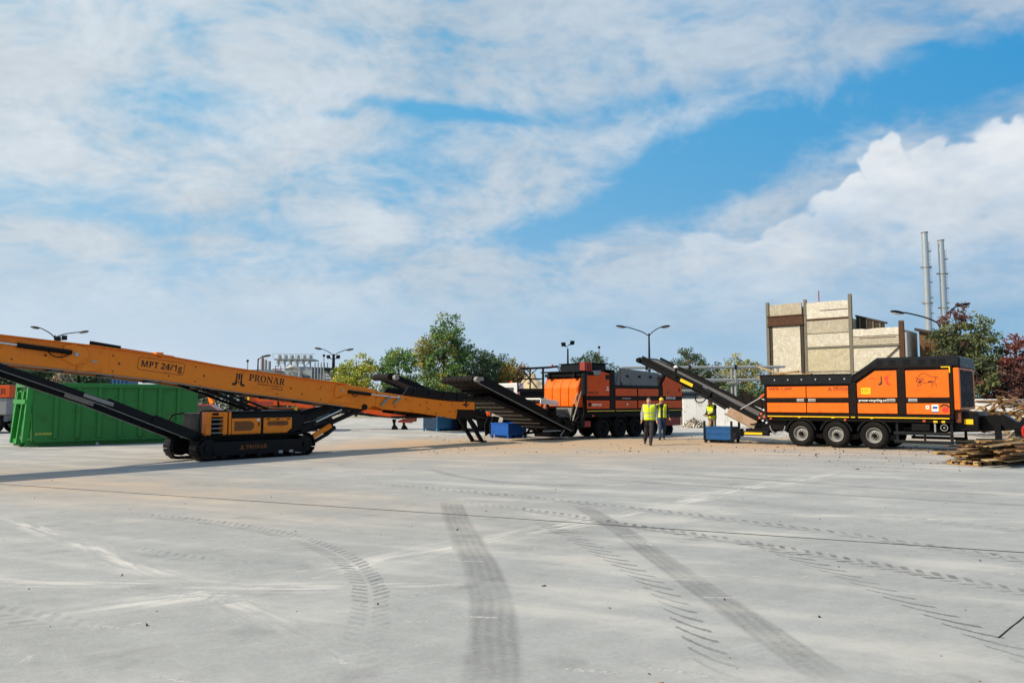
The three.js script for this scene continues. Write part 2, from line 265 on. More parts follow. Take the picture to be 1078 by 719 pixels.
    const lone = (k, w, pitch) => (s, d, x, z, L) => { const ph = ((s + d * 1.5 + d * d * 4 + 3) / pitch) % 1; return ph < 0.2 && Math.abs(d) < w * 0.5 ? -k * ends(s, L) * (0.45 + 0.55 * worn(x, z, 0.1)) || 0 : 0; };
    const chalk = (k, w) => (s, d, x, z, L) => { const v = ends(s, L, 2) * Math.exp(-((d / (w * 0.28)) ** 2)) * sstep(-0.05, 0.5, fbm2(s * 0.9 + 20, d * 9 + s * 0.15, 5, 0.65) + 0.12); return v > 0.02 ? k * 0.8 * v : 0; };
    stamp(put, [[-7.6, -11.3], [-4.97, -8.9], [-3.62, -7.6], [-2.3, -6.4], [-1.2, -5.2]], 0.5, chalk(1, 0.5));
    stamp(put, [[-4.4, -5.6], [-2.86, -6.5], [-1.89, -7.4], [-0.93, -8.5], [1.36, -10.9], [3.73, -13.7], [8.2, -18.3]], 0.9, chalk(1, 0.9));
    stamp(put, [[-9, -8], [-5, -7.2], [-2, -6.9], [0.5, -7.2]], 0.7, chalk(0.8, 0.7));
    stamp(put, [[1, -12.6], [4, -11.2], [7, -10.6], [11, -10]], 0.8, chalk(0.8, 0.8));
    stamp(put, [[-1.05, -13], [-0.79, -10.9], [-0.48, -8.8], [-0.29, -7.6], [-0.16, -6.2], [-0.13, -5.6], [-0.12, -4]], 0.42, smear(0.36, 0.42));
    stamp(put, [[1.0, -12.6], [1.34, -10.3], [1.53, -8.3], [1.68, -6.8], [1.8, -5.7], [1.95, -4.2]], 0.34, smear(0.36, 0.34));
    stamp(put, [[-6.8, -11.6], [-4.83, -10.9], [-3.11, -9.8], [-1.98, -8.5], [-1.36, -7.2], [-1.06, -5.7], [-1.0, -4.4]], 0.34, lug(0.5, 0.34, 0.13, -0.05));
    stamp(put, [[-1.4, -12.9], [0.3, -11.6], [1.41, -10.4], [2.43, -9.35], [3.22, -8.4], [3.82, -7.6], [4.42, -6.7], [5.2, -5.4]], 0.34, lug(0.75, 0.34, 0.15, -0.3));
    stamp(put, [[-3.5, -15.8], [-1.11, -14.2], [0.98, -12.6], [2.84, -10.9], [4.27, -9.4], [5.31, -8.0], [6.6, -6.2]], 0.36, lug(0.6, 0.36, 0.17, -0.2));
    stamp(put, [[0.2, -11], [0.61, -9.8], [1.09, -8.0], [1.3, -6.8], [1.32, -5.8], [1.25, -4.4]], 0.24, lone(0.5, 0.24, 0.24));
    stamp(put, [[2.6, -9.8], [2.94, -8.5], [3.18, -7.2], [3.27, -6.4], [3.32, -5.6], [3.3, -4.4]], 0.24, lone(0.55, 0.24, 0.26));
    stamp(put, [[2.9, -13.5], [5.2, -11.2], [6.8, -9.4], [8.6, -7.2]], 0.34, lone(0.4, 0.34, 0.2));
    stamp(put, [[-5.6, -9.6], [-4.2, -8.6], [-3.1, -8.0], [-1.9, -7.7]], 0.34, lug(0.45, 0.34, 0.14, 0.0));
    stamp(put, [[-9.5, -7.6], [-6.5, -7.0], [-4, -6.1], [-2.4, -5.2]], 0.36, lug(0.4, 0.36, 0.16, 0.0));
    stamp(put, [[-2.2, -19], [-0.9, -16.4], [0.2, -15.3], [1.9, -14.9]], 0.3, smear(0.3, 0.3));
    stamp(put, [[3, -18], [6, -15.5], [8, -13.8], [12, -12]], 0.34, smear(0.28, 0.34));
    stamp(put, [[1, -17], [5, -14], [9, -11.8], [12.5, -10.6]], 0.34, smear(0.28, 0.34));
    const r = rng(5); for (let k = 0; k < 300; k++) { const x = -10 + r() * 20, z = -4 - r() * 14, a = r() * 6.3, l = 0.05 + r() * 0.4; stamp(put, [[x, z], [x + Math.cos(a) * l, z + Math.sin(a) * l * 0.5]], 0.02, () => (r() < 0.5 ? 0.35 : -0.12)); }
  }
  function rects(list, x0, x1, z0, z1, uvScale) {
    const pos = [], uv = [], idx = [];
    for (const [a, b, c, d] of list) { const n = pos.length / 3; for (const [x, z] of [[a, c], [b, c], [b, d], [a, d]]) { pos.push(x, 0, z); uv.push(...(uvScale ? [x / uvScale, z / uvScale] : [(x - x0) / (x1 - x0), (z - z0) / (z1 - z0)])); } idx.push(n, n + 1, n + 2, n, n + 2, n + 3); }
    const g = new THREE.BufferGeometry(); g.setAttribute('position', new THREE.Float32BufferAttribute(pos, 3)); g.setAttribute('uv', new THREE.Float32BufferAttribute(uv, 2)); g.setIndex(idx);
    g.computeVertexNormals(); const n = g.attributes.normal; for (let i = 0; i < n.count; i++) n.setXYZ(i, 0, 1, 0); return g;
  }
  const grit = tile(512, (u, v) => 0.5 + 0.3 * torus(u, v, 60, 4, 0.75) + 0.2 * torus(v, u, 14, 3), false);
  function sheet(name, list, x0, x1, z0, z1, map, rx, ry, scale) {
    const m = new THREE.MeshStandardMaterial({ map, roughness: 0.93, side: THREE.DoubleSide }); m.bumpMap = rep(grit, rx, ry); m.bumpScale = 0.004;
    const o = new THREE.Mesh(rects(list, x0, x1, z0, z1, scale), m); o.name = numbered(name); o.userData.kind = 'structure'; scene.add(o); return o;
  }
  const A = [-13, 13, -2, -22], B = [-48, 48, 8, -72];
  const yard = sheet('concrete_yard', [[A[0], A[1], A[2], A[3]]], A[0], A[1], A[2], A[3], sheetTexture(A[0], A[1], A[2], A[3], 2048, 1576, true, marks), 13, 10);
  sheet('concrete_yard', [[B[0], B[1], B[2], A[2]], [B[0], A[0], A[2], A[3]], [A[1], B[1], A[2], A[3]], [B[0], B[1], A[3], B[3]]], B[0], B[1], B[2], B[3], sheetTexture(B[0], B[1], B[2], B[3], 2048, 1708, false), 48, 40);
  const far = tile(512, (u, v) => { const k = 0.60 + 0.12 * torus(u, v, 8, 6, 0.6); return [k, k * 0.985, k * 0.93]; }); far.repeat.set(1, 1);
  const R = 900; sheet('ground', [[-R, R, R, B[2]], [-R, B[0], B[2], B[3]], [B[1], R, B[2], B[3]], [-R, R, B[3], -R]], 0, 1, 0, 1, far, 3, 3, 20);
  // sealed joints between the slabs
  const seal = paint('#1f1e1c', { rough: 0.9, bump: 0.003 });
  function joint(a, b, w) { const pts = [], n = 60, r = rng(a[0] * 10 + 3), L = []; for (let i = 0; i <= n; i++) { const t = i / n, o = (fbm2(t * 9, a[0], 3)) * 0.008, k = w * (0.8 + 0.4 * r()); const x = lerp(a[0], b[0], t), z = lerp(a[1], b[1], t), l = Math.hypot(b[0] - a[0], b[1] - a[1]), nx = -(b[1] - a[1]) / l, nz = (b[0] - a[0]) / l; L.push([x + nx * (o - k / 2), z + nz * (o - k / 2)]); pts.push([x + nx * (o + k / 2), z + nz * (o + k / 2)]); }
    const g = ext([...pts, ...L.reverse()].map(([x, z]) => [x, -z]), -0.02, 0.004).rotateX(-Math.PI / 2);
    const m = mesh('expansion_joint', g, seal); m.userData.kind = 'structure'; }
  joint([-20, -19.5], [9.4, -6.78], 0.022); joint([6.2, -8.19], [3.4, -5.45], 0.009);
}

// ---------------------------------------------------------------- wheels shared by the towed machines
const wheelGeo = {};
function wheel(parent, x, y, z, r, w, side = 1, rimMat = M.steel, tyreMat = M.rubber) {
  const key = r + '_' + w;
  if (!wheelGeo[key]) {
    const h = w / 2, rr = r * 0.56;
    const tread = []; for (let i = 0; i < 36; i++) { const a = i / 36 * 6.2832; tread.push(box(0, r - 0.004, w * 0.17, r * 0.08, 0.022, w * 0.3, { ry: 0.35 }).rotateZ(a), box(0, r - 0.004, -w * 0.17, r * 0.08, 0.022, w * 0.3, { ry: -0.35 }).rotateZ(a + 0.09)); }
    const tyre = join([latheZ([[-h * 0.7, rr], [-h * 0.95, rr * 1.12], [-h, r * 0.8], [-h * 0.88, r * 0.95], [-h * 0.7, r], [h * 0.7, r], [h * 0.88, r * 0.95], [h, r * 0.8], [h * 0.95, rr * 1.12], [h * 0.7, rr]], 36), latheZ([[h * 0.99, r * 0.86], [h * 1.04, r * 0.84], [h * 0.99, r * 0.82]], 36), ...tread]);
    const rim = join([latheZ([[h * 0.62, rr * 1.02], [h * 0.9, rr * 1.02], [h * 0.9, rr * 0.93], [h * 0.35, rr * 0.86], [h * 0.3, rr * 0.72], [h * 0.52, rr * 0.6], [h * 0.55, rr * 0.3], [h * 0.55, 0.001]], 30), latheZ([[-h * 0.6, rr], [-h * 0.4, 0.001]], 20)]);
    const bolts = [latheZ([[h * 0.5, rr * 0.3], [h * 0.95, rr * 0.28], [h * 1.0, rr * 0.22], [h * 1.0, 0.001]], 16)]; for (let i = 0; i < 10; i++) { const a = i / 10 * 6.2832; bolts.push(rod([Math.cos(a) * rr * 0.46, Math.sin(a) * rr * 0.46, h * 0.5], [Math.cos(a) * rr * 0.46, Math.sin(a) * rr * 0.46, h * 0.68], 0.016, 0.016, 6)); }
    const holes = []; for (let i = 0; i < 8; i++) { const a = (i + 0.5) / 8 * 6.2832; holes.push(new THREE.CircleGeometry(rr * 0.085, 10).translate(Math.cos(a) * rr * 0.66, Math.sin(a) * rr * 0.66, h * 0.47)); }
    wheelGeo[key] = { tyre, rim, hub: join(bolts), holes: join(holes) };
  }
  const g = new THREE.Group(); g.name = 'wheel'; g.position.set(x, y, z); if (side < 0) g.rotation.y = Math.PI; parent.add(g);
  for (const [n, m] of [['tyre', tyreMat], ['rim', rimMat], ['hub', M.blackMatt]]) { const o = new THREE.Mesh(wheelGeo[key][n], m); o.name = n; g.add(o); }
  return g;
}

// ---------------------------------------------------------------- tracked conveyor (x along the boom, z towards its near side)
{
  const c = thing('tracked_conveyor', 'long tracked conveyor with amber boom lettered MPT 24/1g above crawler tracks', 'conveyor', [-8.0, 0, -22.8], 0.869);
  // tracks
  function track(z) {
    const w = 0.42, x0 = -1.62, x1 = 1.5, R = 0.325, geos = [];
    const path = (s) => { const L = x1 - x0, a = Math.PI * R, P = 2 * L + 2 * a; s = ((s % P) + P) % P; if (s < L) return [x0 + s, 0.018, 0]; s -= L; if (s < a) { const t = s / R; return [x1 + Math.sin(t) * R, R + 0.018 - Math.cos(t) * R, t]; } s -= a; if (s < L) return [x1 - s, 2 * R + 0.018, Math.PI]; s -= L; const t = s / R; return [x0 - Math.sin(t) * R, R + 0.018 + Math.cos(t) * R, Math.PI + t]; };
    const P = 2 * (x1 - x0) + 2 * Math.PI * R, n = 62;
    for (let i = 0; i < n; i++) { const [x, y, a] = path(i / n * P); geos.push(box(0, 0, 0, P / n * 0.86, 0.035, w).rotateZ(a).translate(x, y, z), box(0, -0.022, 0, 0.03, 0.03, w * 0.96).rotateZ(a).translate(x, y, z), box(0, 0.03, 0, 0.05, 0.03, w * 0.4).rotateZ(a).translate(x, y, z)); }
    const t = mesh('crawler_track', geos, M.blackMatt, c);
    const fz = Math.sign(z), z0 = z - 0.16, z1 = z + 0.16;
    mesh('track_frame', [ext([[x0 + 0.2, 0.12], [x1 - 0.2, 0.12], [x1 - 0.1, 0.3], [x1 - 0.2, 0.52], [x0 + 0.2, 0.52], [x0 + 0.1, 0.3]], z0, z1 + (fz > 0 ? 0.05 : -0.05), 0.015)], M.black, t);
    mesh('sprocket', [rod([x0, R + 0.02, z0 - 0.02], [x0, R + 0.02, z1 + 0.02], 0.25, 0.25, 22), rod([x0, R + 0.02, z0 - 0.06], [x0, R + 0.02, z1 + 0.06], 0.12, 0.12, 14)], M.black, t);
    mesh('idler', [rod([x1, R + 0.02, z0], [x1, R + 0.02, z1], 0.26, 0.26, 22), rod([x1, R + 0.02, z0 - 0.05], [x1, R + 0.02, z1 + 0.05], 0.08, 0.08, 12)], M.black, t);
    for (let i = 0; i < 5; i++) mesh('roller', rod([x0 + 0.45 + i * 0.55, 0.135, z0 - 0.01], [x0 + 0.45 + i * 0.55, 0.135, z1 + 0.06], 0.09, 0.09, 14), M.black, t);
    for (const x of [0.62, 0.98]) mesh('clamp', box(x, 0.16, z1 + 0.055, 0.13, 0.07, 0.03), M.steel, t);
  }
  track(0.76); track(-0.76);
  const tf = (list, x, y, z, s, name, mat, label) => mesh(name, list.map((g) => g.scale(s, s, 1).translate(x, y, z)), mat, c, label);
  tf(emblem(0.13), -0.62, 0.27, 0.976, 1, 'emblem', M.orangeDim, 'small amber emblem on the track frame');
  mesh('lettering', letters('PRONAR', 0.11, serif).translate(-0.5, 0.29, 0.976), M.orangeDim, c, 'amber lettering PRONAR on the track frame');
  // chassis and power unit
  mesh('chassis', [slab(-1.5, 1.45, 0.34, 0.7, -0.54, 0.54, 0.02), slab(-0.7, 0.7, 0.2, 0.36, -0.5, 0.5)], M.black, c);
  mesh('engine_housing', [ext([[-0.98, 0.66], [1.2, 0.66], [1.62, 1.02], [1.42, 1.24], [1.42, 1.31], [-0.98, 1.31]], -0.78, 0.78, 0.02)], M.black, c);
  mesh('housing_roof', [slab(-1.0, 1.44, 1.312, 1.36, -0.8, 0.8, 0.015)], M.slate, c);
  const p1 = mesh('access_panel', ext([[-0.86, 0.69], [0.06, 0.69], [0.06, 1.15], [-0.86, 1.15]], 0.782, 0.8, 0.006), M.amber, c);
  const stad = (x0, x1, y0, y1) => { const r = (y1 - y0) / 2, s = new THREE.Shape(); s.absarc(x1 - r, y0 + r, r, -Math.PI / 2, Math.PI / 2, false); s.lineTo(x0, y1); s.lineTo(x0, y0); return s; };
  mesh('mesh_vent', [ext(stad(-0.78, -0.16, 0.80, 1.07), 0.801, 0.806)], M.mesh, p1);
  mesh('latch', box(-0.01, 0.98, 0.806, 0.03, 0.12, 0.012), M.black, p1);
  mesh('sticker', box(-0.03, 1.10, 0.804, 0.08, 0.07, 0.004), M.white, p1);
  const p2 = mesh('access_panel', ext([[0.15, 0.69], [0.92, 0.69], [1.11, 0.84], [1.11, 1.15], [0.15, 1.15]], 0.782, 0.8, 0.006), M.amber, c);
  const vs = new THREE.Shape(); vs.absarc(0.33, 0.99, 0.065, Math.PI / 2, -Math.PI / 2, false); vs.absarc(0.92, 0.99, 0.065, -Math.PI / 2, Math.PI / 2, false);
  mesh('mesh_vent', ext(vs, 0.801, 0.806), M.mesh, p2);
  for (const x of [0.3, 0.62, 0.98]) mesh('latch', box(x, 1.11, 0.806, 0.1, 0.03, 0.012), M.black, p2);
  mesh('beacon', [rod([1.3, 1.36, 0.7], [1.3, 1.46, 0.7], 0.05, 0.045, 12)], M.yellow, c);
  // access steps at the head of the power unit
  const st = mesh('step_unit', [slab(-1.62, -1.47, 0.69, 1.34, 0.55, 0.8, 0.015), slab(-1.12, -0.985, 0.69, 1.34, 0.55, 0.8, 0.015), slab(-1.47, -1.12, 1.2, 1.34, 0.55, 0.8, 0.015)], M.amber, c);
  mesh('step_unit_core', slab(-1.58, -0.985, 0.66, 1.3, -0.6, 0.54, 0.02), M.black, c);
  for (let i = 0; i < 4; i++) mesh('step', box(-1.295, 0.76 + i * 0.125, 0.67, 0.34, 0.03, 0.24), M.plate, st);
  mesh('handrail', pipe([[-1.78, 0.68, 0.75], [-1.78, 1.3, 0.75], [-1.74, 1.36, 0.75], [-1.4, 1.37, 0.75], [-1.0, 1.37, 0.75]], 0.02, 24), M.black, c); mesh('handrail', pipe([[-1.95, 0.62, -0.7], [-1.9, 1.2, -0.7], [-1.5, 1.3, -0.7]], 0.025), M.black, c);
  mesh('lamp', box(-1.36, 1.28, 0.815, 0.18, 0.07, 0.03, { b: 0.01 }), M.black, st);
  mesh('side_post', slab(-0.955, -0.89, 0.66, 1.34, 0.785, 0.815), M.amber, c);
  // boom: side plates, belt, cross members
  const top = [[-11.5, 3.50], [-6.54, 3.15], [-4.47, 3.01], [-2.54, 2.82], [-0.87, 2.60], [1.69, 2.335], [3.3, 2.19]], bot = [[-11.5, 2.92], [-6.54, 2.52], [-4.45, 2.34], [-2.5, 2.15], [-0.85, 1.93], [1.7, 1.65], [3.2, 1.47], [3.95, 1.37]];
  const yTop = (x) => curveLin(top, x), yBot = (x) => curveLin(bot, x);
  function curveLin(p, x) { for (let i = 1; i < p.length; i++) if (x <= p[i][0] || i === p.length - 1) return lerp(p[i - 1][1], p[i][1], (x - p[i - 1][0]) / (p[i][0] - p[i - 1][0])); }
  const prof = [...top, [3.9, 2.12], [4.35, 2.07], [4.62, 1.98], ...[[4.55, 1.5], [4.2, 1.4]], ...bot.slice().reverse()];
  for (const s of [1, -1]) {
    const z0 = s > 0 ? 0.5 : -0.56, pl = mesh('boom_side_plate', ext(prof, z0, z0 + 0.06, 0.008), M.boom, c);
    mesh('top_flange', top.slice(1).map((p, i) => bar([top[i][0], top[i][1] + 0.012, s * 0.56], [p[0], p[1] + 0.012, s * 0.56], 0.14, 0.024)), M.boom, pl);
    mesh('bottom_flange', bot.slice(1, -1).map((p, i) => bar([bot[i][0], bot[i][1] - 0.01, s * 0.55], [p[0], p[1] - 0.01, s * 0.55], 0.12, 0.02)), M.plate, pl);
    for (const x of [-5.6, -3.9, -1.6, 1.2]) mesh('bolt', rod([x, yTop(x) - 0.35, s * 0.55], [x, yTop(x) - 0.35, s * 0.575], 0.028, 0.028, 8), M.rust, pl);
  }
  mesh('belt', top.slice(1).map((p, i) => bar([top[i][0], top[i][1] - 0.12, 0], [p[0], p[1] - 0.12, 0], 0.94, 0.02)), M.beltDark, c);
  mesh('return_belt', bot.slice(1).map((p, i) => bar([bot[i][0], bot[i][1] + 0.05, 0], [p[0], p[1] + 0.05, 0], 0.9, 0.018)), M.belt, c);
  for (let i = 0; i < 9; i++) { const x = -6.4 + i * 1.2; mesh('return_roller', rod([x, yBot(x) - 0.005, -0.5], [x, yBot(x) - 0.005, 0.5], 0.04, 0.045, 10), M.black, c); }
  for (let i = 0; i < 7; i++) { const x = -10 + i * 2.1; mesh('cross_member', box(x, yBot(x) + 0.25, 0, 0.08, 0.2, 1.0), M.boom, c); }
  mesh('rubber_skirt', bar([-4.6, 3.08, 0.5], [-3.85, 2.99, 0.5], 0.03, 0.14), M.black, c);
  mesh('cap', [slab(-2.97, -2.78, 2.88, 2.94, 0.42, 0.6), slab(-2.93, -2.82, 2.8, 2.9, 0.46, 0.56)], M.boom, c);
  mesh('flag', bar([-3.8, 2.99, 0.2], [-2.3, 2.83, 0.2], 0.02, 0.1), M.orangeDeep, c);
  // fold joints with cylinders
  function cylinder(a, b, t, r) { const A = V(...a), B = V(...b), m = A.clone().lerp(B, t).toArray(); const y = mesh('hydraulic_cylinder', [rod(a, m, r, r, 12), box(...A.clone().lerp(B, t * 0.55).toArray(), 0.22, 0.05, 0.07)], M.black, c); mesh('piston_rod', rod(m, b, r * 0.45, r * 0.45, 8), M.bright, y); return y; }
  cylinder([-5.05, 2.83, 0.63], [-7.4, 3.06, 0.63], 0.5, 0.058);
  cylinder([3.35, 1.95, 0.63], [5.5, 1.76, 0.63], 0.42, 0.055);
  mesh('hose', [pipe([[-5.6, 2.86, 0.66], [-5.5, 2.74, 0.68], [-5.3, 2.70, 0.68], [-5.12, 2.77, 0.66]], 0.014), pipe([[3.45, 1.93, 0.66], [3.5, 1.82, 0.68], [3.62, 1.8, 0.68], [3.7, 1.9, 0.66]], 0.014)], M.black, c);
  const pv = mesh('pivot_plate', [ext([[-5.25, 2.66], [-5.2, 3.0], [-5.0, 3.05], [-4.72, 2.98], [-4.62, 2.78], [-4.72, 2.58], [-4.95, 2.52]], 0.565, 0.6, 0.01), ext([[-4.9, 2.6], [-4.3, 2.42], [-4.9, 2.36]], 0.565, 0.585)], M.boom, c);
  mesh('pin', [rod([-4.93, 2.79, 0.6], [-4.93, 2.79, 0.625], 0.05, 0.05, 12), box(-4.5, 2.63, 0.58, 0.12, 0.04, 0.02)], M.steel, pv);
  const pv2 = mesh('pivot_plate', [ext([[2.86, 2.14], [3.12, 2.17], [3.35, 2.03], [3.3, 1.86], [3.12, 1.78], [2.8, 1.78]], 0.565, 0.6, 0.01), ext([[3.2, 1.8], [3.7, 1.55], [2.6, 1.62]], 0.565, 0.585)], M.boom, c);
  mesh('pin', rod([3.1, 2.0, 0.6], [3.1, 2.0, 0.625], 0.045, 0.045, 12), M.steel, pv2);
  mesh('linkage', [bar([5.1, 1.78, 0.62], [4.75, 1.5, 0.62], 0.03, 0.08), bar([5.62, 1.78, 0.62], [5.3, 1.55, 0.62], 0.03, 0.07), rod([5.05, 1.78, 0.57], [5.05, 1.78, 0.66], 0.05, 0.05, 10), rod([5.55, 1.77, 0.57], [5.55, 1.77, 0.66], 0.05, 0.05, 10)], M.plate, c);
  // tail section with feed hopper
  const tail = mesh('tail_section', [1, -1].map((s) => ext([[4.55, 1.97], [6.2, 1.80], [8.0, 1.64], [9.45, 1.6], [9.5, 1.3], [8.55, 1.32], [8.45, 0.97], [6.5, 1.21], [4.9, 1.36], [4.5, 1.5]], s > 0 ? 0.5 : -0.56, s > 0 ? 0.56 : -0.5, 0.008)), M.boom, c);
  mesh('tail_belt', [bar([4.6, 1.8, 0], [9.4, 1.35, 0], 0.94, 0.02), rod([9.35, 1.25, -0.5], [9.35, 1.25, 0.5], 0.16, 0.16, 14)], M.beltDark, tail);
  mesh('dark_patch_plate', ext([[8.5, 1.32], [9.55, 1.28], [9.55, 1.0], [8.5, 0.99]], 0.5, 0.575), M.brown, tail);
  for (const [x, y] of [[6.6, 1.5], [7.0, 1.36], [7.6, 1.5], [7.4, 1.18], [8.1, 1.25], [8.2, 1.5], [6.9, 1.6], [5.9, 1.7], [5.4, 1.45], [9.0, 1.5], [7.8, 1.06]]) mesh('bolt', rod([x, y, 0.555], [x, y, 0.575], 0.025, 0.025, 8), M.rust, tail);
  mesh('rust_star', ext([[8.75, 1.5], [8.9, 1.55], [9.0, 1.62], [9.05, 1.53], [9.2, 1.52], [9.05, 1.45], [9.0, 1.38], [8.9, 1.46]], 0.561, 0.564), M.inkRed, tail);
  mesh('feed_hopper', [ext([[5.75, 1.86], [6.0, 2.14], [9.1, 1.92], [8.75, 1.62]], 0.52, 0.6, 0.01), ext([[5.75, 1.86], [6.0, 2.14], [9.1, 1.92], [8.75, 1.62]], -0.62, -0.54, 0.01), bar([9.0, 1.75, -0.6], [9.0, 1.75, 0.6], 0.05, 0.32)], M.black, c);
  for (let i = 0; i < 4; i++) mesh('hopper_rib', bar([6.2 + i * 0.75, 1.83 - i * 0.06, 0.615], [6.3 + i * 0.75, 2.1 - i * 0.055, 0.615], 0.03, 0.05), M.slate, c);
  mesh('tail_underframe', [bar([5.6, 1.28, 0.3], [7.6, 1.06, 0.3], 0.1, 0.1), bar([5.6, 1.28, -0.3], [7.6, 1.06, -0.3], 0.1, 0.1), slab(6.1, 7.3, 1.03, 1.1, -0.45, 0.45)], M.black, c);
  mesh('tail_stand', [bar([9.35, 1.15, 0.2], [10.3, 0.03, 0.2], 0.09, 0.14), bar([9.35, 1.15, -0.3], [10.3, 0.03, -0.3], 0.09, 0.14), bar([9.4, 1.2, 0.3], [10.6, 0.98, 0.2], 0.06, 0.12), bar([10.3, 0.05, -0.4], [10.3, 0.05, 0.4], 0.12, 0.06)], M.blackMatt, c);
  for (const x of [-4.15, -1.95, 0.62, 2.2]) mesh('weld_seam', bar([x, yBot(x) + 0.02, 0.5605], [x + 0.02, yTop(x) - 0.02, 0.5605], 0.006, 0.012), M.boom, c);
  for (const [x, dy] of [[-4.05, 0.1], [-4.05, 0.5], [-1.85, 0.12], [-1.85, 0.52], [0.72, 0.1], [0.72, 0.55], [2.3, 0.12], [2.3, 0.5], [-6.3, 0.12], [1.6, 0.2], [-2.6, 0.16]]) mesh('bolt', rod([x, yBot(x) + dy, 0.555], [x, yBot(x) + dy, 0.574], 0.02, 0.02, 8), M.rust, c);
  // telescopic struts, lattice ladder and lift arms
  for (const z of [0.62, -0.62]) {
    mesh('support_strut', [bar([-1.95, 0.70, z], [-4.2, 1.62, z], 0.16, 0.22, 0.02), bar([-3.9, 1.49, z], [-7.2, 2.66, z], 0.11, 0.15, 0.015), bar([-1.7, 0.62, z], [-3.05, 1.17, z + 0.02], 0.2, 0.26, 0.02)], M.black, c);
    mesh('strut_rail', [bar([-2.1, 0.63, z + 0.085], [-4.2, 1.49, z + 0.085], 0.012, 0.014), bar([-4.0, 1.43, z + 0.06], [-7.1, 2.54, z + 0.06], 0.012, 0.014)], M.plate, c);
    mesh('strut_sleeve', bar([-4.05, 1.55, z + 0.07], [-4.75, 1.8, z + 0.07], 0.03, 0.09), M.plate, c);
    mesh('lift_arm', [bar([1.2, 0.95, z * 0.75], [2.6, 1.32, z * 0.75], 0.12, 0.17, 0.02), bar([2.55, 1.31, z * 0.75], [3.9, 1.42, z * 0.75], 0.12, 0.15, 0.02), bar([1.3, 0.62, z * 0.7], [2.7, 0.92, z * 0.7], 0.12, 0.16, 0.02), bar([2.6, 0.88, z * 0.7], [4.1, 1.4, z * 0.7], 0.12, 0.14, 0.02), rod([4.05, 1.44, z * 0.6], [4.05, 1.44, z], 0.1, 0.1, 12)], M.black, c);
    const cy = mesh('hydraulic_cylinder', rod([1.5, 0.72, z * 0.95], [2.1, 0.98, z * 0.95], 0.06, 0.06, 10), M.black, c); mesh('piston_rod', rod([2.1, 0.98, z * 0.95], [3.1, 1.36, z * 0.95], 0.028, 0.028, 8), M.bright, cy);
  }
  mesh('lattice_ladder', [0.3, -0.3].flatMap((z) => [bar([-1.9, 2.1, z], [0.35, 1.34, z], 0.06, 0.08), bar([-1.55, 2.14, z], [0.6, 1.4, z], 0.05, 0.06), ...[0, 1, 2, 3, 4, 5].map((i) => bar([-1.6 + i * 0.33, 2.0 - i * 0.112, z], [-1.35 + i * 0.33, 2.07 - i * 0.115, z], 0.03, 0.03))]), M.black, c);
  mesh('outrigger', [bar([1.75, 0.45, 0.7], [2.6, 0.86, 0.7], 0.12, 0.14, 0.015)], M.amber, c);
  mesh('outrigger_foot', [bar([1.8, 0.3, 0.7], [2.5, 0.62, 0.7], 0.1, 0.1, 0.01), bar([2.4, 0.58, 0.7], [2.75, 0.82, 0.7], 0.14, 0.12, 0.01)], M.black, c);
  mesh('hose_bundle', [0, 1, 2].map((i) => pipe([[1.4, 1.2 - i * 0.1, 0.3 + i * 0.15], [1.9, 1.35 - i * 0.05, 0.4 + i * 0.1], [2.6, 1.45, 0.42 + i * 0.06], [3.6, 1.42, 0.44]], 0.03)), M.black, c);
  // print on the boom
  const onBoom = (list, x, y, slope, name, mat, label) => mesh(name, list.map((g) => g.rotateZ(Math.atan(slope)).translate(x, y, 0.5635)), mat, c, label);
  onBoom([letters('MPT 24/1g', 0.165)], -3.36, 2.555, -0.105, 'lettering', M.ink, 'black lettering MPT 24/1g');
  const fr = (x0, x1, y0, y1) => stroke([[x0 + 0.05, y0], [x1 - 0.05, y0], [x1, y0 + 0.05], [x1, y1 - 0.05], [x1 - 0.05, y1], [x0 + 0.05, y1], [x0, y1 - 0.05], [x0, y0 + 0.05], [x0 + 0.05, y0]], 0.012);
  onBoom([fr(-0.07, 1.18, -0.09, 0.24)], -3.36, 2.555, -0.105, 'lettering_frame', M.inkRed);
  onBoom(emblem(0.36), -0.56, 2.08, -0.105, 'emblem', M.ink, 'black emblem of bars and curled feet');
  onBoom([letters('PRONAR', 0.2, serif)], -0.24, 2.245, -0.105, 'lettering', M.ink, 'black serif lettering PRONAR');
  onBoom([letters('www.pronar-recycling.com', 0.05, serif, 0.9)], 0.05, 2.135, -0.105, 'lettering', M.inkRed); onBoom([letters('pronar.pl', 0.055, serif)], 0.55, 2.0, -0.105, 'lettering', M.inkRed);
}

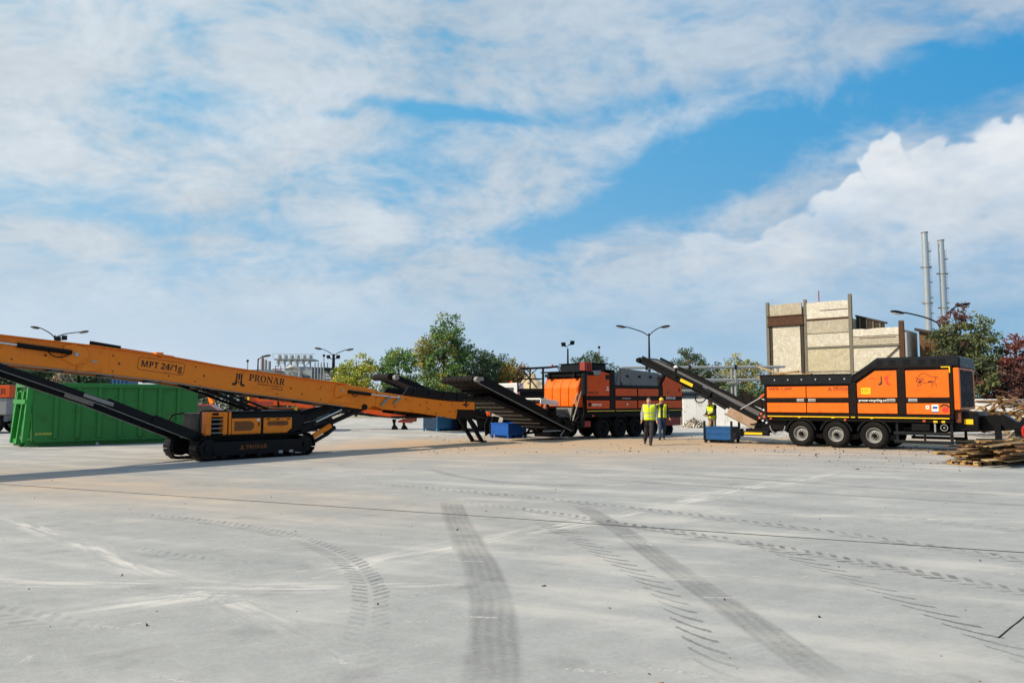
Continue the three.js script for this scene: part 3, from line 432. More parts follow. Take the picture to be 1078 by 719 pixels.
// ---------------------------------------------------------------- shredder with bison print (x towards its drawbar, z towards its near side)
const quad = (p) => ext(p, 0, 0.018, 0.005);
function panelOn(parent, pts, z, mat, label) { return mesh('side_panel', ext(pts, z, z + 0.02, 0.006), mat, parent, label); }
const rc = (x0, x1, y0, y1) => [[x0, y0], [x1, y0], [x1, y1], [x0, y1]];
function mudguard(parent, x, r, z0, z1) { mesh('mudguard', [ring(r, r + 0.022, z0, z1, x, 0.47, 20, 0.25, Math.PI - 0.25), ring(r - 0.02, r + 0.035, z1 - 0.03, z1, x, 0.47, 20, 0.25, Math.PI - 0.25)], M.slate, parent); }
{
  const s = thing('mobile_shredder', 'orange and black shredder trailer with red bison print and lettering MRW 1.300', 'shredder', [12.22, 0, -27.91], rad(-41));
  const Z = 1.25;
  mesh('chassis', [slab(-2.5, 3.6, 0.62, 0.95, -0.5, -0.3), slab(-2.5, 3.6, 0.62, 0.95, 0.3, 0.5), slab(-2.5, 3.7, 0.93, 1.06, -1.18, 1.18), ...[-1.22, 0.02, 1.28].map((x) => rod([x, 0.46, -1.0], [x, 0.46, 1.0], 0.07, 0.07)), slab(-2.1, 1.9, 0.55, 0.95, -0.28, 0.28)], M.blackMatt, s);
  const body = mesh('body', [ext([[-2.52, 1.06], [-2.52, 2.30], [0.56, 2.30], [0.56, 2.48], [0.66, 2.56], [1.4, 3.06], [3.74, 3.06], [3.74, 1.06]], -1.21, 1.21, 0.02), ext([[-2.5, 1.06], [3.72, 1.06], [3.72, 1.19], [-2.5, 1.19]], -1.24, 1.24, 0.01)], M.brown, s);
  for (const x of [-2.48, 0.65, 2.215, 3.69]) mesh('pillar', slab(x - 0.05 - (x > 0 && x < 3 ? 0.07 : 0), x + 0.05 + (x > 0 && x < 3 ? 0.07 : 0), 1.19, x > 1 ? 2.72 : 2.28, 1.205, 1.262, 0.01), M.brown, body);
  mesh('belt_rail', slab(-2.43, 3.64, 1.60, 1.74, 1.205, 1.258, 0.01), M.brown, body);
  // hopper walls
  const hop = mesh('hopper', [ext([[-2.62, 2.24], [0.62, 2.24], [0.72, 2.56], [-2.68, 2.6]], 1.16, 1.29, 0.012), ext([[-2.62, 2.24], [0.62, 2.24], [0.72, 2.56], [-2.68, 2.6]], -1.29, -1.16, 0.012), slab(-2.66, -2.54, 2.24, 2.62, -1.2, 1.2)], M.slate, s);
  mesh('hopper_rim', [bar([-2.7, 2.61, 1.23], [0.6, 2.575, 1.23], 0.16, 0.035), bar([-2.7, 2.61, -1.23], [0.6, 2.575, -1.23], 0.16, 0.035), bar([-2.66, 2.612, -1.15], [-2.66, 2.612, 1.15], 0.1, 0.035)], M.black, hop);
  for (let i = 0; i < 6; i++) mesh('rim_bolt', rod([-2.1 + i * 0.5, 2.42, 1.285], [-2.1 + i * 0.5, 2.42, 1.305], 0.028, 0.028, 8), M.bright, hop);
  // orange panels
  const orange = M.orange;
  panelOn(s, rc(-2.42, -0.975, 1.76, 2.17), Z - 0.01, orange); panelOn(s, rc(-0.945, 0.5, 1.76, 2.17), Z - 0.01, orange);
  panelOn(s, rc(-2.42, -0.975, 1.23, 1.58), Z - 0.01, orange); panelOn(s, rc(-0.945, 0.5, 1.23, 1.58), Z - 0.01, orange);
  panelOn(s, [[0.80, 1.76], [2.08, 1.76], [2.08, 2.67], [1.40, 2.67], [0.80, 2.25]], Z - 0.01, orange); panelOn(s, rc(0.80, 2.07, 1.22, 1.57), Z - 0.01, orange);
  const bp = panelOn(s, rc(2.35, 3.63, 1.76, 2.66), Z - 0.01, orange, 'orange panel with red bison drawing'); panelOn(s, rc(2.35, 3.62, 1.21, 1.57), Z - 0.01, orange);
  mesh('corner_post', [slab(0.53, 0.57, 1.2, 2.26, 1.205, 1.266)], M.brown, body);
  // slanted black frame over the engine panels
  mesh('slant_frame', [ext([[0.56, 2.30], [0.72, 2.30], [1.36, 2.745], [3.74, 2.72], [3.74, 2.80], [1.32, 2.82], [0.56, 2.42]], 1.2, 1.266, 0.01)], M.brown, body);
  // engine hood
  const hood = mesh('engine_hood', [ext([[0.62, 2.50], [1.36, 3.05], [1.46, 3.12], [3.82, 3.12], [3.96, 3.05], [3.96, 2.74], [1.3, 2.77]], -1.24, 1.24, 0.05)], M.slate, s);
  for (const [x, w] of [[1.55, 0.2], [1.95, 0.2], [2.4, 0.22], [2.85, 0.22], [3.2, 0.16], [3.45, 0.2]]) mesh('hood_vent', [0, 1, 2].map((k) => box(x, 2.88 + k * 0.06, 1.243, w, 0.035, 0.012)), M.grille, hood);
  mesh('hood_cap', rod([2.85, 2.93, 1.24], [2.85, 2.93, 1.256], 0.07, 0.07, 14), M.black, hood);
  mesh('corner_mark', [slab(3.42, 3.68, 2.73, 2.765, 1.267, 1.272), slab(3.645, 3.68, 2.56, 2.73, 1.267, 1.272)], M.yellow, s);
  // radiator end
  const rad_ = mesh('radiator_frame', [slab(3.74, 3.92, 1.36, 2.72, 1.06, 1.22, 0.02), slab(3.74, 3.92, 1.36, 2.72, -1.22, -1.06, 0.02), slab(3.74, 3.92, 2.66, 2.72, -1.06, 1.06), slab(3.74, 3.92, 1.36, 1.44, -1.06, 1.06)], M.orange, s);
  mesh('radiator_grille', [slab(3.76, 3.905, 1.44, 2.66, -1.06, 1.06), ...[...Array(14)].map((_, i) => slab(3.905, 3.918, 1.48 + i * 0.084, 1.51 + i * 0.084, -1.04, 1.04))], M.grille, rad_);
  mesh('yellow_stripe', [slab(-2.42, 0.5, 1.065, 1.10, 1.241, 1.25), slab(0.56, 0.7, 1.065, 1.10, 1.241, 1.25), slab(0.8, 3.6, 1.065, 1.10, 1.241, 1.25), slab(-1.28, -1.2, 1.04, 1.066, 1.241, 1.25), slab(1.2, 1.28, 1.04, 1.066, 1.241, 1.25), slab(-0.1, -0.0, 1.04, 1.066, 1.241, 1.25)], M.yellow, s);
  mesh('yellow_marker', [slab(3.12, 3.24, 0.94, 1.0, 1.19, 1.2), slab(3.36, 3.46, 0.94, 1.0, 1.19, 1.2)], M.yellow, s);
  for (const [x, w] of [[-1.17, 0.27], [-0.76, 0.27], [1.88, 0.28], [2.55, 0.28]]) { const l = mesh('panel_lock', box(x, 1.67, 1.262, w, 0.1, 0.02, { b: 0.008 }), M.steel, s); mesh('lock_inset', box(x + (x < -1 ? 0.03 : 0), 1.67, 1.273, w * 0.55, 0.055, 0.006), M.grey, l); }
  for (const x of [-2.32, 0.35, 2.85]) mesh('side_marker_lamp', box(x, 0.985, 1.2, 0.09, 0.05, 0.03, { b: 0.01 }), M.signal, s);
  // wheels
  for (const x of [-1.22, 0.02, 1.28]) { wheel(s, x, 0.465, 1.02, 0.465, 0.36, 1, M.grey); wheel(s, x, 0.465, -1.02, 0.465, 0.36, -1, M.grey); mudguard(s, x, 0.54, 0.84, 1.2); mudguard(s, x, 0.54, -1.2, -0.84); }
  // underrun guard and fittings ahead of the wheels
  const ug = mesh('underrun_guard', [slab(1.9, 3.66, 0.24, 0.34, 1.1, 1.18, 0.01), slab(1.9, 3.66, 0.52, 0.62, 1.1, 1.18, 0.01), slab(1.96, 2.03, 0.24, 1.0, 1.05, 1.12), slab(3.58, 3.66, 0.24, 1.0, 1.05, 1.12), slab(2.8, 2.86, 0.34, 0.95, 1.05, 1.1)], M.slate, s);
  mesh('underrun_guard', [slab(1.9, 3.66, 0.3, 0.4, -1.18, -1.1), slab(1.96, 2.03, 0.3, 1.0, -1.12, -1.05), slab(3.58, 3.66, 0.3, 1.0, -1.12, -1.05)], M.slate, s);
  mesh('tool_box', [slab(2.45, 3.0, 0.66, 0.88, 0.75, 1.15, 0.015)], M.black, s); mesh('air_tank', [rod([2.1, 0.72, 0.6], [3.4, 0.72, 0.6], 0.14, 0.14, 14)], M.black, s);
  mesh('crank', [ring(0.09, 0.11, 1.14, 1.17, 3.42, 0.78, 18), rod([3.42, 0.78, 1.0], [3.42, 0.78, 1.17], 0.03), box(3.15, 0.8, 1.12, 0.05, 0.34, 0.05)], M.grey, s);
  // drawbar, landing leg
  mesh('drawbar', [ext([[3.6, 0.62], [3.6, 1.2], [4.35, 1.16], [4.95, 1.22], [5.3, 0.98], [6.2, 0.92], [6.9, 0.88], [6.9, 0.74], [5.2, 0.72], [4.5, 0.66]], -0.32, 0.32, 0.02), slab(3.62, 4.35, 0.7, 1.3, -0.9, 0.9, 0.02), rod([6.8, 0.8, 0], [7.1, 0.8, 0], 0.06), ring(0.07, 0.12, -0.03, 0.03, 7.18, 0.8, 16)], M.black, s);
  mesh('landing_leg', [slab(4.72, 4.9, 0.12, 0.9, 0.36, 0.54, 0.01), slab(4.6, 5.02, 0, 0.06, 0.28, 0.62)], M.black, s);
  mesh('reflector', [slab(3.95, 4.2, 0.9, 1.06, 0.902, 0.91)], M.yellow, s);
  mesh('coil_bracket', [slab(3.74, 3.9, 0.95, 1.34, 0.4, 1.1)], M.rust, s);
  // rear: lower frame, hoses, rear conveyor
  mesh('rear_frame', [ext([[-2.52, 1.08], [-2.52, 0.6], [-1.9, 0.55], [-1.75, 0.95], [-1.75, 1.08]], -1.0, 1.0, 0.015), bar([-2.5, 0.6, 0.7], [-3.5, 0.5, 0.7], 0.14, 0.16), bar([-2.5, 0.6, -0.7], [-3.5, 0.5, -0.7], 0.14, 0.16)], M.black, s);
  mesh('rear_bumper', [slab(-3.62, -2.5, 0.33, 0.5, 0.86, 1.0, 0.015), slab(-3.7, -3.56, 0.28, 0.58, 0.82, 1.04, 0.01), slab(-3.62, -3.5, 0.36, 0.48, -1.0, 0.85)], M.black, s); mesh('bumper_mark', slab(-3.45, -2.75, 0.37, 0.45, 1.001, 1.008), M.yellow, s);
  mesh('fender_arc', [ring(0.27, 0.30, 0.98, 1.02, -2.15, 0.72, 20, Math.PI, Math.PI * 2)], M.grey, s);
  mesh('hydraulic_hose', [0, 1, 2, 3, 4].map((i) => pipe([[-2.5, 1.5 - i * 0.14, 0.9 - i * 0.1], [-2.8, 1.2 - i * 0.1, 1.0 - i * 0.1], [-2.95 - i * 0.06, 0.8, 0.95 - i * 0.12], [-3.3, 0.75 + i * 0.05, 0.8 - i * 0.1]], 0.022)), M.black, s);
  for (const [x, y, m] of [[-2.62, 1.22, M.red], [-2.66, 1.02, M.signal], [-2.78, 1.14, M.signal], [-2.72, 0.88, M.bright], [-2.58, 0.8, M.bright], [-2.85, 0.98, M.signal], [-2.6, 1.4, M.red], [-2.68, 1.28, M.bright]]) mesh('coupling', rod([x, y, 0.9], [x + 0.02, y + 0.03, 1.04], 0.04, 0.04, 8), m, s);
  const cy = mesh('lift_cylinder', rod([-2.56, 1.98, 0.85], [-2.85, 1.78, 0.8], 0.05, 0.05, 10), M.signal, s); mesh('piston_rod', rod([-2.85, 1.78, 0.8], [-3.7, 1.32, 0.75], 0.025), M.bright, cy);
  // the belt climbs away behind the machine
  const cv = mesh('conveyor_frame', [0.68, -0.68].flatMap((z) => [bar([-2.3, 0.52, z], [-5.2, 2.02, z], 0.09, 0.3, 0.015), bar([-5.1, 1.97, z], [-8.3, 3.42, z], 0.08, 0.24, 0.015), bar([-5.3, 2.22, z * 1.12], [-8.1, 3.53, z * 1.12], 0.02, 0.12)]), M.black, s);
  mesh('conveyor_belt', [bar([-2.3, 0.62, 0], [-8.3, 3.50, 0], 1.24, 0.025)], M.belt, cv); mesh('belt_return', bar([-2.5, 0.48, 0], [-8.2, 3.24, 0], 1.2, 0.02), M.beltDark, cv);
  mesh('head_drum', [rod([-8.3, 3.40, -0.66], [-8.3, 3.40, 0.66], 0.13, 0.13, 18), rod([-8.3, 3.4, 0.7], [-8.3, 3.4, 0.8], 0.1, 0.1, 12)], M.black, cv);
  mesh('warning_plate', bar([-5.75, 2.27, 0.735], [-6.3, 2.52, 0.735], 0.008, 0.13), M.yellow, cv);
  mesh('trough', [bar([-3.1, 0.72, 0.78], [-4.2, 1.26, 0.78], 0.03, 0.32), bar([-2.9, 0.42, 0], [-4.4, 1.14, 0], 1.5, 0.04)], paint('#a08a76', { rough: 0.8 }), cv);
  mesh('hopper_wing', [bar([-3.0, 1.3, -0.95], [-4.5, 1.9, -0.95], 0.04, 0.36), ...[0, 1, 2, 3].map((i) => bar([-3.1 - i * 0.42, 1.10 + i * 0.18, -0.92], [-3.2 - i * 0.42, 1.58 + i * 0.18, -0.92], 0.04, 0.05))], M.beltDark, cv);
  mesh('folding_ram', [rod([-4.3, 1.35, 0.8], [-5.0, 1.75, 0.8], 0.06), rod([-5.0, 1.75, 0.8], [-5.6, 2.02, 0.8], 0.03), pipe([[-5.0, 1.85, 0.85], [-5.25, 1.6, 0.9], [-5.5, 1.62, 0.9], [-5.6, 1.95, 0.85]], 0.025)], M.black, cv);
  mesh('hinge_block', [box(-5.15, 1.92, 0.74, 0.4, 0.34, 0.1, { rz: -0.46, b: 0.02 }), box(-5.15, 1.92, -0.74, 0.4, 0.34, 0.1, { rz: -0.46, b: 0.02 })], M.black, cv);
  const lp = mesh('work_lamp_post', [rod([-6.5, 2.6, 0.74], [-6.5, 3.02, 0.74], 0.06, 0.05, 10)], M.black, s); mesh('lamp_dome', latheZ([[0, 0.1], [0.05, 0.09], [0.1, 0.04], [0.11, 0.001]], 14).rotateX(-Math.PI / 2).translate(-6.5, 3.02, 0.74), M.lamp, lp);
  // print
  const put = (list, x, y, name, mat, label, par = s) => mesh(name, list.map((g) => g.translate(x, y, 1.2625)), mat, par, label);
  put([letters('MRW 1.300', 0.09, font, 1.35)], -2.36, 2.05, 'lettering', M.inkRed, 'dark red lettering MRW 1.300');
  put(emblem(0.13), -0.12, 2.0, 'emblem', M.inkRed); put([letters('PRONAR', 0.085, serif, 1.1)], 0.0, 2.055, 'lettering', M.ink); put([letters('www.pronar-recycling.com', 0.03)], 0.0, 2.01, 'lettering', M.inkRed);
  put([letters('pronar-recycling.com', 0.075, font, 0.92)], 0.84, 1.63, 'lettering', M.inkWhite, 'white lettering on the black rail');
  put([letters('PRONAR', 0.1, serif)], 3.05, 1.625, 'lettering', M.brown);
  put(emblem(0.3).slice(1, 3), 1.72, 2.18, 'emblem', plain('#c62417', 0.6)); put(emblem(0.3).slice(0, 1), 1.66, 2.18, 'emblem', M.ink);
  put([stroke([[0, 0], [0.1, 0.035], [0.2, -0.02]], 0.02)], 1.2, 2.4, 'red_swoosh', plain('#c62417', 0.6));
  mesh('warning_sticker', slab(0.93, 1.24, 1.88, 2.1, 1.2625, 1.264), M.yellow, s);
  put([letters('!', 0.12), stroke([[0.08, 0.12], [0.2, 0.12]], 0.012), stroke([[0.08, 0.08], [0.22, 0.08]], 0.012), stroke([[0.08, 0.04], [0.2, 0.04]], 0.012)].map((g) => g.translate(0, 0, 0.004)), 0.96, 1.92, 'sticker_print', M.ink);
  // bison drawn in lines, running towards the hopper
  const bison = [[[0.02, 0.5], [0.06, 0.64], [0.12, 0.8], [0.22, 0.95], [0.34, 1.0], [0.48, 0.93], [0.6, 0.8], [0.74, 0.74], [0.86, 0.7], [0.92, 0.56]], [[0.84, 0.7], [0.96, 0.72], [1.0, 0.6]], [[0.02, 0.52], [-0.02, 0.44], [0.02, 0.36], [0.1, 0.36], [0.14, 0.3], [0.2, 0.38]], [[0.06, 0.68], [0.0, 0.72], [-0.04, 0.66]], [[0.14, 0.3], [0.06, 0.2], [0.02, 0.1]], [[0.2, 0.38], [0.22, 0.22], [0.12, 0.08], [0.06, 0.1]], [[0.2, 0.38], [0.36, 0.3], [0.54, 0.32], [0.66, 0.36]], [[0.66, 0.36], [0.76, 0.26], [0.74, 0.1], [0.68, 0.04]], [[0.66, 0.36], [0.82, 0.34], [0.9, 0.2], [0.92, 0.06]], [[0.92, 0.56], [0.84, 0.42], [0.82, 0.34]], [[0.28, 0.7], [0.22, 0.56], [0.26, 0.44]], [[0.12, 0.62], [0.18, 0.56], [0.14, 0.5]], [[0.34, 0.62], [0.3, 0.5], [0.36, 0.42]], [[0.05, 0.6], [0.1, 0.52], [0.06, 0.46]]];
  put(bison.map((l) => stroke(l.map(([x, y]) => [x * 0.64, y * 0.46]), 0.018)), 2.68, 2.1, 'bison_drawing', M.inkRed, 'running bison drawn in dark red lines'); put([stroke([[0.36, 0.17], [0.46, 0.18]], 0.05), stroke([[0.08, 0.17], [0.13, 0.2]], 0.04)], 2.68, 2.1, 'bison_patch', M.ink);
  mesh('sticker', [slab(2.93, 3.03, 1.38, 1.5, 1.2625, 1.264), slab(3.1, 3.3, 1.27, 1.53, 1.2625, 1.264)], M.white, s); mesh('sticker_print', [slab(2.965, 2.995, 1.42, 1.46, 1.266, 1.2675), slab(3.13, 3.27, 1.39, 1.47, 1.266, 1.2675), slab(3.1, 3.3, 1.275, 1.31, 1.266, 1.2675)], M.inkBlue, s);
  put([stroke([[0, 0.14], [0.08, 0.2], [0.18, 0.19], [0.24, 0.13]], 0.05)], 3.36, 1.32, 'sticker_print', M.ink); put([new THREE.CircleGeometry(0.1, 20)].map((g) => g.translate(0, 0, -0.001)), 3.5, 1.36, 'sticker_print', plain('#d03010', 0.5));
}

// ---------------------------------------------------------------- shredder with orange tailgate (x away from its tailgate, z towards its near side)
{
  const s = thing('mobile_shredder', 'shredder trailer with ribbed orange tailgate and grey hopper flaps beside the walking people', 'shredder', [3.34, 0, -34.70], rad(40));
  mesh('chassis', [slab(-1.2, 5.3, 0.62, 0.95, -0.5, -0.3), slab(-1.2, 5.3, 0.62, 0.95, 0.3, 0.5), ...[-0.05, 1.07, 2.19, 3.31].map((x) => rod([x, 0.43, -1.0], [x, 0.43, 1.0], 0.07)), slab(-1.3, 5.4, 0.93, 1.14, -1.2, 1.2, 0.02), slab(-0.6, 4.9, 0.5, 0.95, -0.28, 0.28)], M.blackMatt, s);
  const body = mesh('body', [ext([[-1.24, 1.14], [-1.24, 2.92], [0.1, 2.92], [0.62, 2.92], [0.64, 2.32], [3.84, 2.32], [3.9, 2.76], [4.2, 2.90], [5.5, 2.52], [5.5, 1.14]], -1.2, 1.2, 0.02)], M.brown, s);
  mesh('side_rail', [slab(-1.2, 5.5, 1.16, 1.28, 1.2, 1.25, 0.01), slab(-1.2, 5.48, 1.70, 1.84, 1.2, 1.245, 0.01), slab(0.3, 0.62, 1.28, 2.98, 1.2, 1.25, 0.01), slab(0.6, 3.9, 2.24, 2.36, 1.2, 1.25, 0.01), slab(3.7, 3.95, 1.28, 2.4, 1.2, 1.25, 0.01)], M.brown, body);
  const o = M.orangeDeep, Z = 1.24;
  panelOn(s, [[-1.17, 1.87], [0.26, 1.87], [0.26, 2.86], [-0.15, 2.95], [-0.42, 2.76], [-1.17, 2.76]], Z, o); panelOn(s, rc(-1.17, 0.26, 1.31, 1.67), Z, o);
  panelOn(s, rc(0.66, 2.12, 1.87, 2.21), Z, o); panelOn(s, rc(2.2, 3.66, 1.87, 2.21), Z, o); panelOn(s, rc(0.66, 2.12, 1.31, 1.67), Z, o); panelOn(s, rc(2.2, 3.66, 1.31, 1.67), Z, o);
  panelOn(s, [[3.99, 1.87], [5.44, 1.87], [5.44, 2.48], [4.3, 2.82], [3.99, 2.5]], Z, o); panelOn(s, rc(3.99, 5.44, 1.31, 1.67), Z, o);
  mesh('yellow_stripe', [slab(-1.15, 0.6, 1.19, 1.22, 1.251, 1.256), slab(0.7, 3.6, 1.19, 1.22, 1.251, 1.256), slab(3.8, 5.44, 1.19, 1.22, 1.251, 1.256)], M.inkYellow, s);
  const hood = mesh('engine_hood', [ext([[-0.4, 2.80], [-0.15, 3.04], [0.62, 3.04], [0.64, 2.9], [-1.2, 2.86], [-1.2, 2.78]], -1.22, 1.225, 0.02), slab(-0.62, 0.6, 2.98, 3.30, -1.0, 0.75, 0.04)], M.slate, s);
  mesh('intake_cover', [slab(-0.72, -0.2, 2.76, 2.98, 1.0, 1.235, 0.04)], M.grey, hood); mesh('hood_rim', slab(-0.66, 0.66, 3.302, 3.35, -1.05, 0.8, 0.01), M.black, hood);
  const tank = mesh('red_container', [slab(-1.2, -0.74, 2.93, 3.34, 0.85, 1.16, 0.01), ...[0, 1, 2].map((i) => slab(-1.14 + i * 0.14, -1.07 + i * 0.14, 2.95, 3.32, 1.16, 1.19))], M.redDull, s);
  mesh('sign_plate', slab(0.0, 0.24, 2.6, 2.8, 1.261, 1.266), M.slate, s);
  const put = (g, x, y, mat, label) => mesh('lettering', g.translate(x, y, 1.2625), mat, s, label);
  put(letters('MRW 2.85', 0.1), -1.1, 1.95, M.ink); put(letters('PRONAR', 0.1, serif), -0.86, 1.43, M.inkWhite, 'pale lettering on the orange panel'); put(letters('PRONAR', 0.12, serif), 4.2, 1.73, M.inkWhite); mesh('emblem', emblem(0.18).map((g) => g.translate(0.14, 2.1, 1.2625)), M.inkWhite, s); mesh('sign_plate', slab(-1.1, -0.92, 1.4, 1.58, 1.261, 1.266), M.slate, s); put(letters('JL', 0.12), 4.3, 2.0, M.ink); mesh('data_plate', slab(1.1, 1.7, 1.74, 1.78, 1.246, 1.25), M.steel, s); mesh('filler_cap', rod([1.4, 1.5, 1.25], [1.4, 1.5, 1.3], 0.05), M.bright, s); mesh('latch', slab(5.2, 5.26, 2.1, 2.26, 1.26, 1.28), M.black, s);
  // grey hopper flaps lean inwards
  const fl = (x0, x1, t0, t1) => { const g = new THREE.BufferGeometry(), a = [x0, 2.34, 1.2], b = [x1, 2.30, 1.2], c = [t1, 2.98, 0.86], d = [t0, 3.16, 0.86]; const p = [a, b, c, a, c, d].flat(), q = [a, c, b, a, d, c].map(([x, y, z]) => [x, y - 0.01, z - 0.04]).flat(); g.setAttribute('position', new THREE.Float32BufferAttribute([...p, ...q], 3)); g.computeVertexNormals(); return g; };
  const flap = mesh('hopper_flap', fl(0.72, 3.76, 1.42, 4.2), paint('#736e6a', { rough: 0.7 }), s); mesh('flap_gap', fl(1.05, 1.22, 1.42, 1.5).translate(0, 0.004, 0.01).scale(1, 1, 1), M.grille, flap);
  for (const x of [1.55, 2.4, 3.2]) mesh('flap_hinge', [box(x + 0.2, 2.78, 1.0, 0.16, 0.09, 0.06, { rx: -0.4 })], M.black, flap);
  mesh('hopper_flap', [bar([0.8, 2.35, -1.2], [4.1, 2.35, -1.2], 0.03, 0.1), ext([[0.8, 2.3], [1.4, 3.1], [4.1, 3.0], [3.9, 2.3]], -1.2, -1.16)], M.plate, s);
  mesh('hopper_wall', [ext([[3.9, 2.3], [4.22, 2.92], [4.3, 2.9], [4.1, 2.3]], -1.1, 1.15)], M.black, s);
  // tailgate faces -x
  const tg = mesh('tailgate', [-0.79, -0.265, 0.26, 0.785].map((z) => ext([[0, 2.64], [-0.1, 2.62], [-0.30, 2.22], [-0.30, 1.42], [-0.22, 1.36], [0, 1.36]], -0.235, 0.235, 0.012).translate(-1.26, 0, z)), M.orange, s, 'orange tailgate of four folded panels');
  for (const z of [-1.06, -0.528, 0, 0.522, 1.05]) mesh('tailgate_rib', ext([[0, 2.68], [-0.1, 2.66], [-0.27, 2.23], [-0.27, 1.4], [0, 1.36]], z - 0.03, z + 0.03).translate(-1.26, 0, 0), M.orangeDeep, tg);
  mesh('gate_header', [slab(-1.5, -1.24, 2.72, 2.84, -1.1, 1.2, 0.01), slab(-1.62, -1.2, 2.90, 2.96, -1.25, 1.3, 0.01)], M.black, s);
  for (const z of [-0.85, 0.75]) mesh('gate_bracket', [ring(0.05, 0.1, z, z + 0.16, -1.5, 2.72, 14), slab(-1.56, -1.44, 2.72, 2.95, z + 0.02, z + 0.14)], M.black, s);
  mesh('exhaust_stack', [rod([-1.4, 1.9, 1.32], [-1.4, 2.86, 1.32], 0.13, 0.13, 16)], M.slate, s);
  mesh('rubber_curtain', [...Array(9)].map((_, i) => box(-1.46, 1.14, -0.3 + i * 0.12, 0.02, 0.44, 0.11, { rx: 0 })), M.grey, s);
  mesh('rear_frame', [slab(-1.5, -1.25, 0.55, 1.3, 0.95, 1.2, 0.02), slab(-1.5, -1.25, 0.55, 1.3, -1.2, -0.95, 0.02), slab(-1.7, -1.25, 0.5, 0.72, -1.15, 1.15, 0.02), ext([[-1.3, 1.16], [-1.9, 0.6], [-1.3, 0.5]], 0.98, 1.1)], M.black, s);
  for (const [z, y] of [[1.02, 2.2], [-1.02, 2.1]]) { const c = mesh('lift_cylinder', rod([-1.95, 0.75, z], [-1.72, 1.5, z], 0.05), M.black, s); mesh('piston_rod', [rod([-1.72, 1.5, z], [-1.42, y, z], 0.03), rod([-1.9, 0.8, z + 0.1], [-1.36, y - 0.1, z + 0.1], 0.03)], M.plate, c); }
  mesh('hydraulic_hose', [0, 1, 2].map((i) => pipe([[-1.36, 1.6 - i * 0.15, 1.24], [-1.45, 1.0, 1.3], [-1.75, 0.72 - i * 0.05, 1.25], [-2.0, 0.8, 1.1]], 0.022)), M.blackMatt, s);
  mesh('tail_lamp_board', slab(-1.3, -0.85, 0.52, 0.78, 1.1, 1.16, 0.01), M.redDull, s); mesh('side_marker_lamp', box(-0.75, 1.0, 1.2, 0.1, 0.06, 0.04), M.signal, s);
  for (const x of [-0.05, 1.07, 2.19, 3.31]) { wheel(s, x, 0.43, 1.0, 0.43, 0.34, 1, M.slate); wheel(s, x, 0.43, -1.0, 0.43, 0.34, -1, M.slate); mesh('mudguard', ring(0.49, 0.515, 0.84, 1.19, x, 0.44, 18, 0.2, Math.PI - 0.2), M.slate, s); }
  wheel(s, 4.75, 0.3, 0.9, 0.3, 0.24, 1, M.slate); mesh('wheel_arm', [slab(4.66, 4.84, 0.26, 0.95, 0.62, 0.76)], M.black, s);
  mesh('tool_locker', [slab(3.95, 5.35, 0.47, 0.86, 0.98, 1.22, 0.015), slab(3.95, 5.35, 0.66, 0.69, 1.22, 1.24)], M.redDull, s); mesh('locker_hood', slab(4.0, 5.45, 0.86, 1.14, 0.7, 1.22, 0.01), M.black, s);
  mesh('drawbar', [ext([[5.4, 0.6], [5.4, 1.05], [5.9, 1.0], [6.3, 0.9], [6.3, 0.76], [5.9, 0.66]], -1.0, -0.5, 0.02)], M.black, s);
  // discharge conveyor, underside towards the tracked conveyor's tail
  const cv = mesh('conveyor_frame', [1.0, -1.0].flatMap((z) => [bar([-1.7, 0.42, z], [-7.1, 2.52, z], 0.08, 0.24, 0.015), bar([-1.9, 0.62, z * 1.03], [-6.95, 2.66, z * 1.03], 0.03, 0.14)]), M.black, s);
  mesh('conveyor_belt', [bar([-1.7, 0.52, 0], [-7.1, 2.60, 0], 1.92, 0.025)], M.beltDark, cv); mesh('belt_return', [bar([-1.9, 0.36, 0], [-7.05, 2.37, 0], 1.9, 0.02)], M.beltDark, cv);
  for (let i = 0; i < 9; i++) { const t = 0.15 + i * 0.095; mesh('chevron_cleat', bar([lerp(-1.9, -7.05, t) - 0.12, lerp(0.36, 2.37, t) + 0.03, -0.85], [lerp(-1.9, -7.05, t) + 0.05, lerp(0.36, 2.37, t) - 0.03, 0.85], 0.05, 0.03), M.rubber, cv); }
  mesh('side_rail', [bar([-1.9, 0.36, 1.05], [-7.0, 2.36, 1.05], 0.014, 0.03)], M.plate, cv);
  mesh('head_drum', [rod([-7.1, 2.47, -1.0], [-7.1, 2.47, 1.0], 0.145, 0.145, 20), ...[...Array(7)].map((_, i) => ring(0.145, 0.16, -0.85 + i * 0.26, -0.78 + i * 0.26, -7.1, 2.47, 18))], M.beltDark, cv);
  mesh('drum_motor', [rod([-7.05, 2.47, 1.0], [-7.05, 2.47, 1.2], 0.11, 0.11, 14), box(-6.9, 2.5, 1.1, 0.25, 0.14, 0.14)], M.plate, cv);
  mesh('return_roller', [0.25, 0.45, 0.65, 0.85].map((t) => rod([lerp(-1.9, -7.05, t), lerp(0.36, 2.37, t) - 0.06, -0.98], [lerp(-1.9, -7.05, t), lerp(0.36, 2.37, t) - 0.06, 0.98], 0.04)), M.blackMatt, cv);
  const cr = mesh('cross_beam', [0.35, 0.62].map((t) => box(lerp(-1.9, -7.05, t), lerp(0.36, 2.37, t) + 0.06, 0, 0.1, 0.12, 1.96)), M.black, cv);
  mesh('side_table', [bar([-1.9, 1.62, -0.35], [-2.95, 1.74, -0.35], 1.1, 0.06), bar([-1.9, 1.52, 0.22], [-2.95, 1.64, 0.22], 0.04, 0.2)], M.white, cv); mesh('table_leg', [bar([-2.4, 0.7, 0.1], [-2.4, 1.62, 0.1], 0.08, 0.08), bar([-2.4, 0.7, -0.8], [-2.4, 1.62, -0.8], 0.08, 0.08)], M.black, cv);
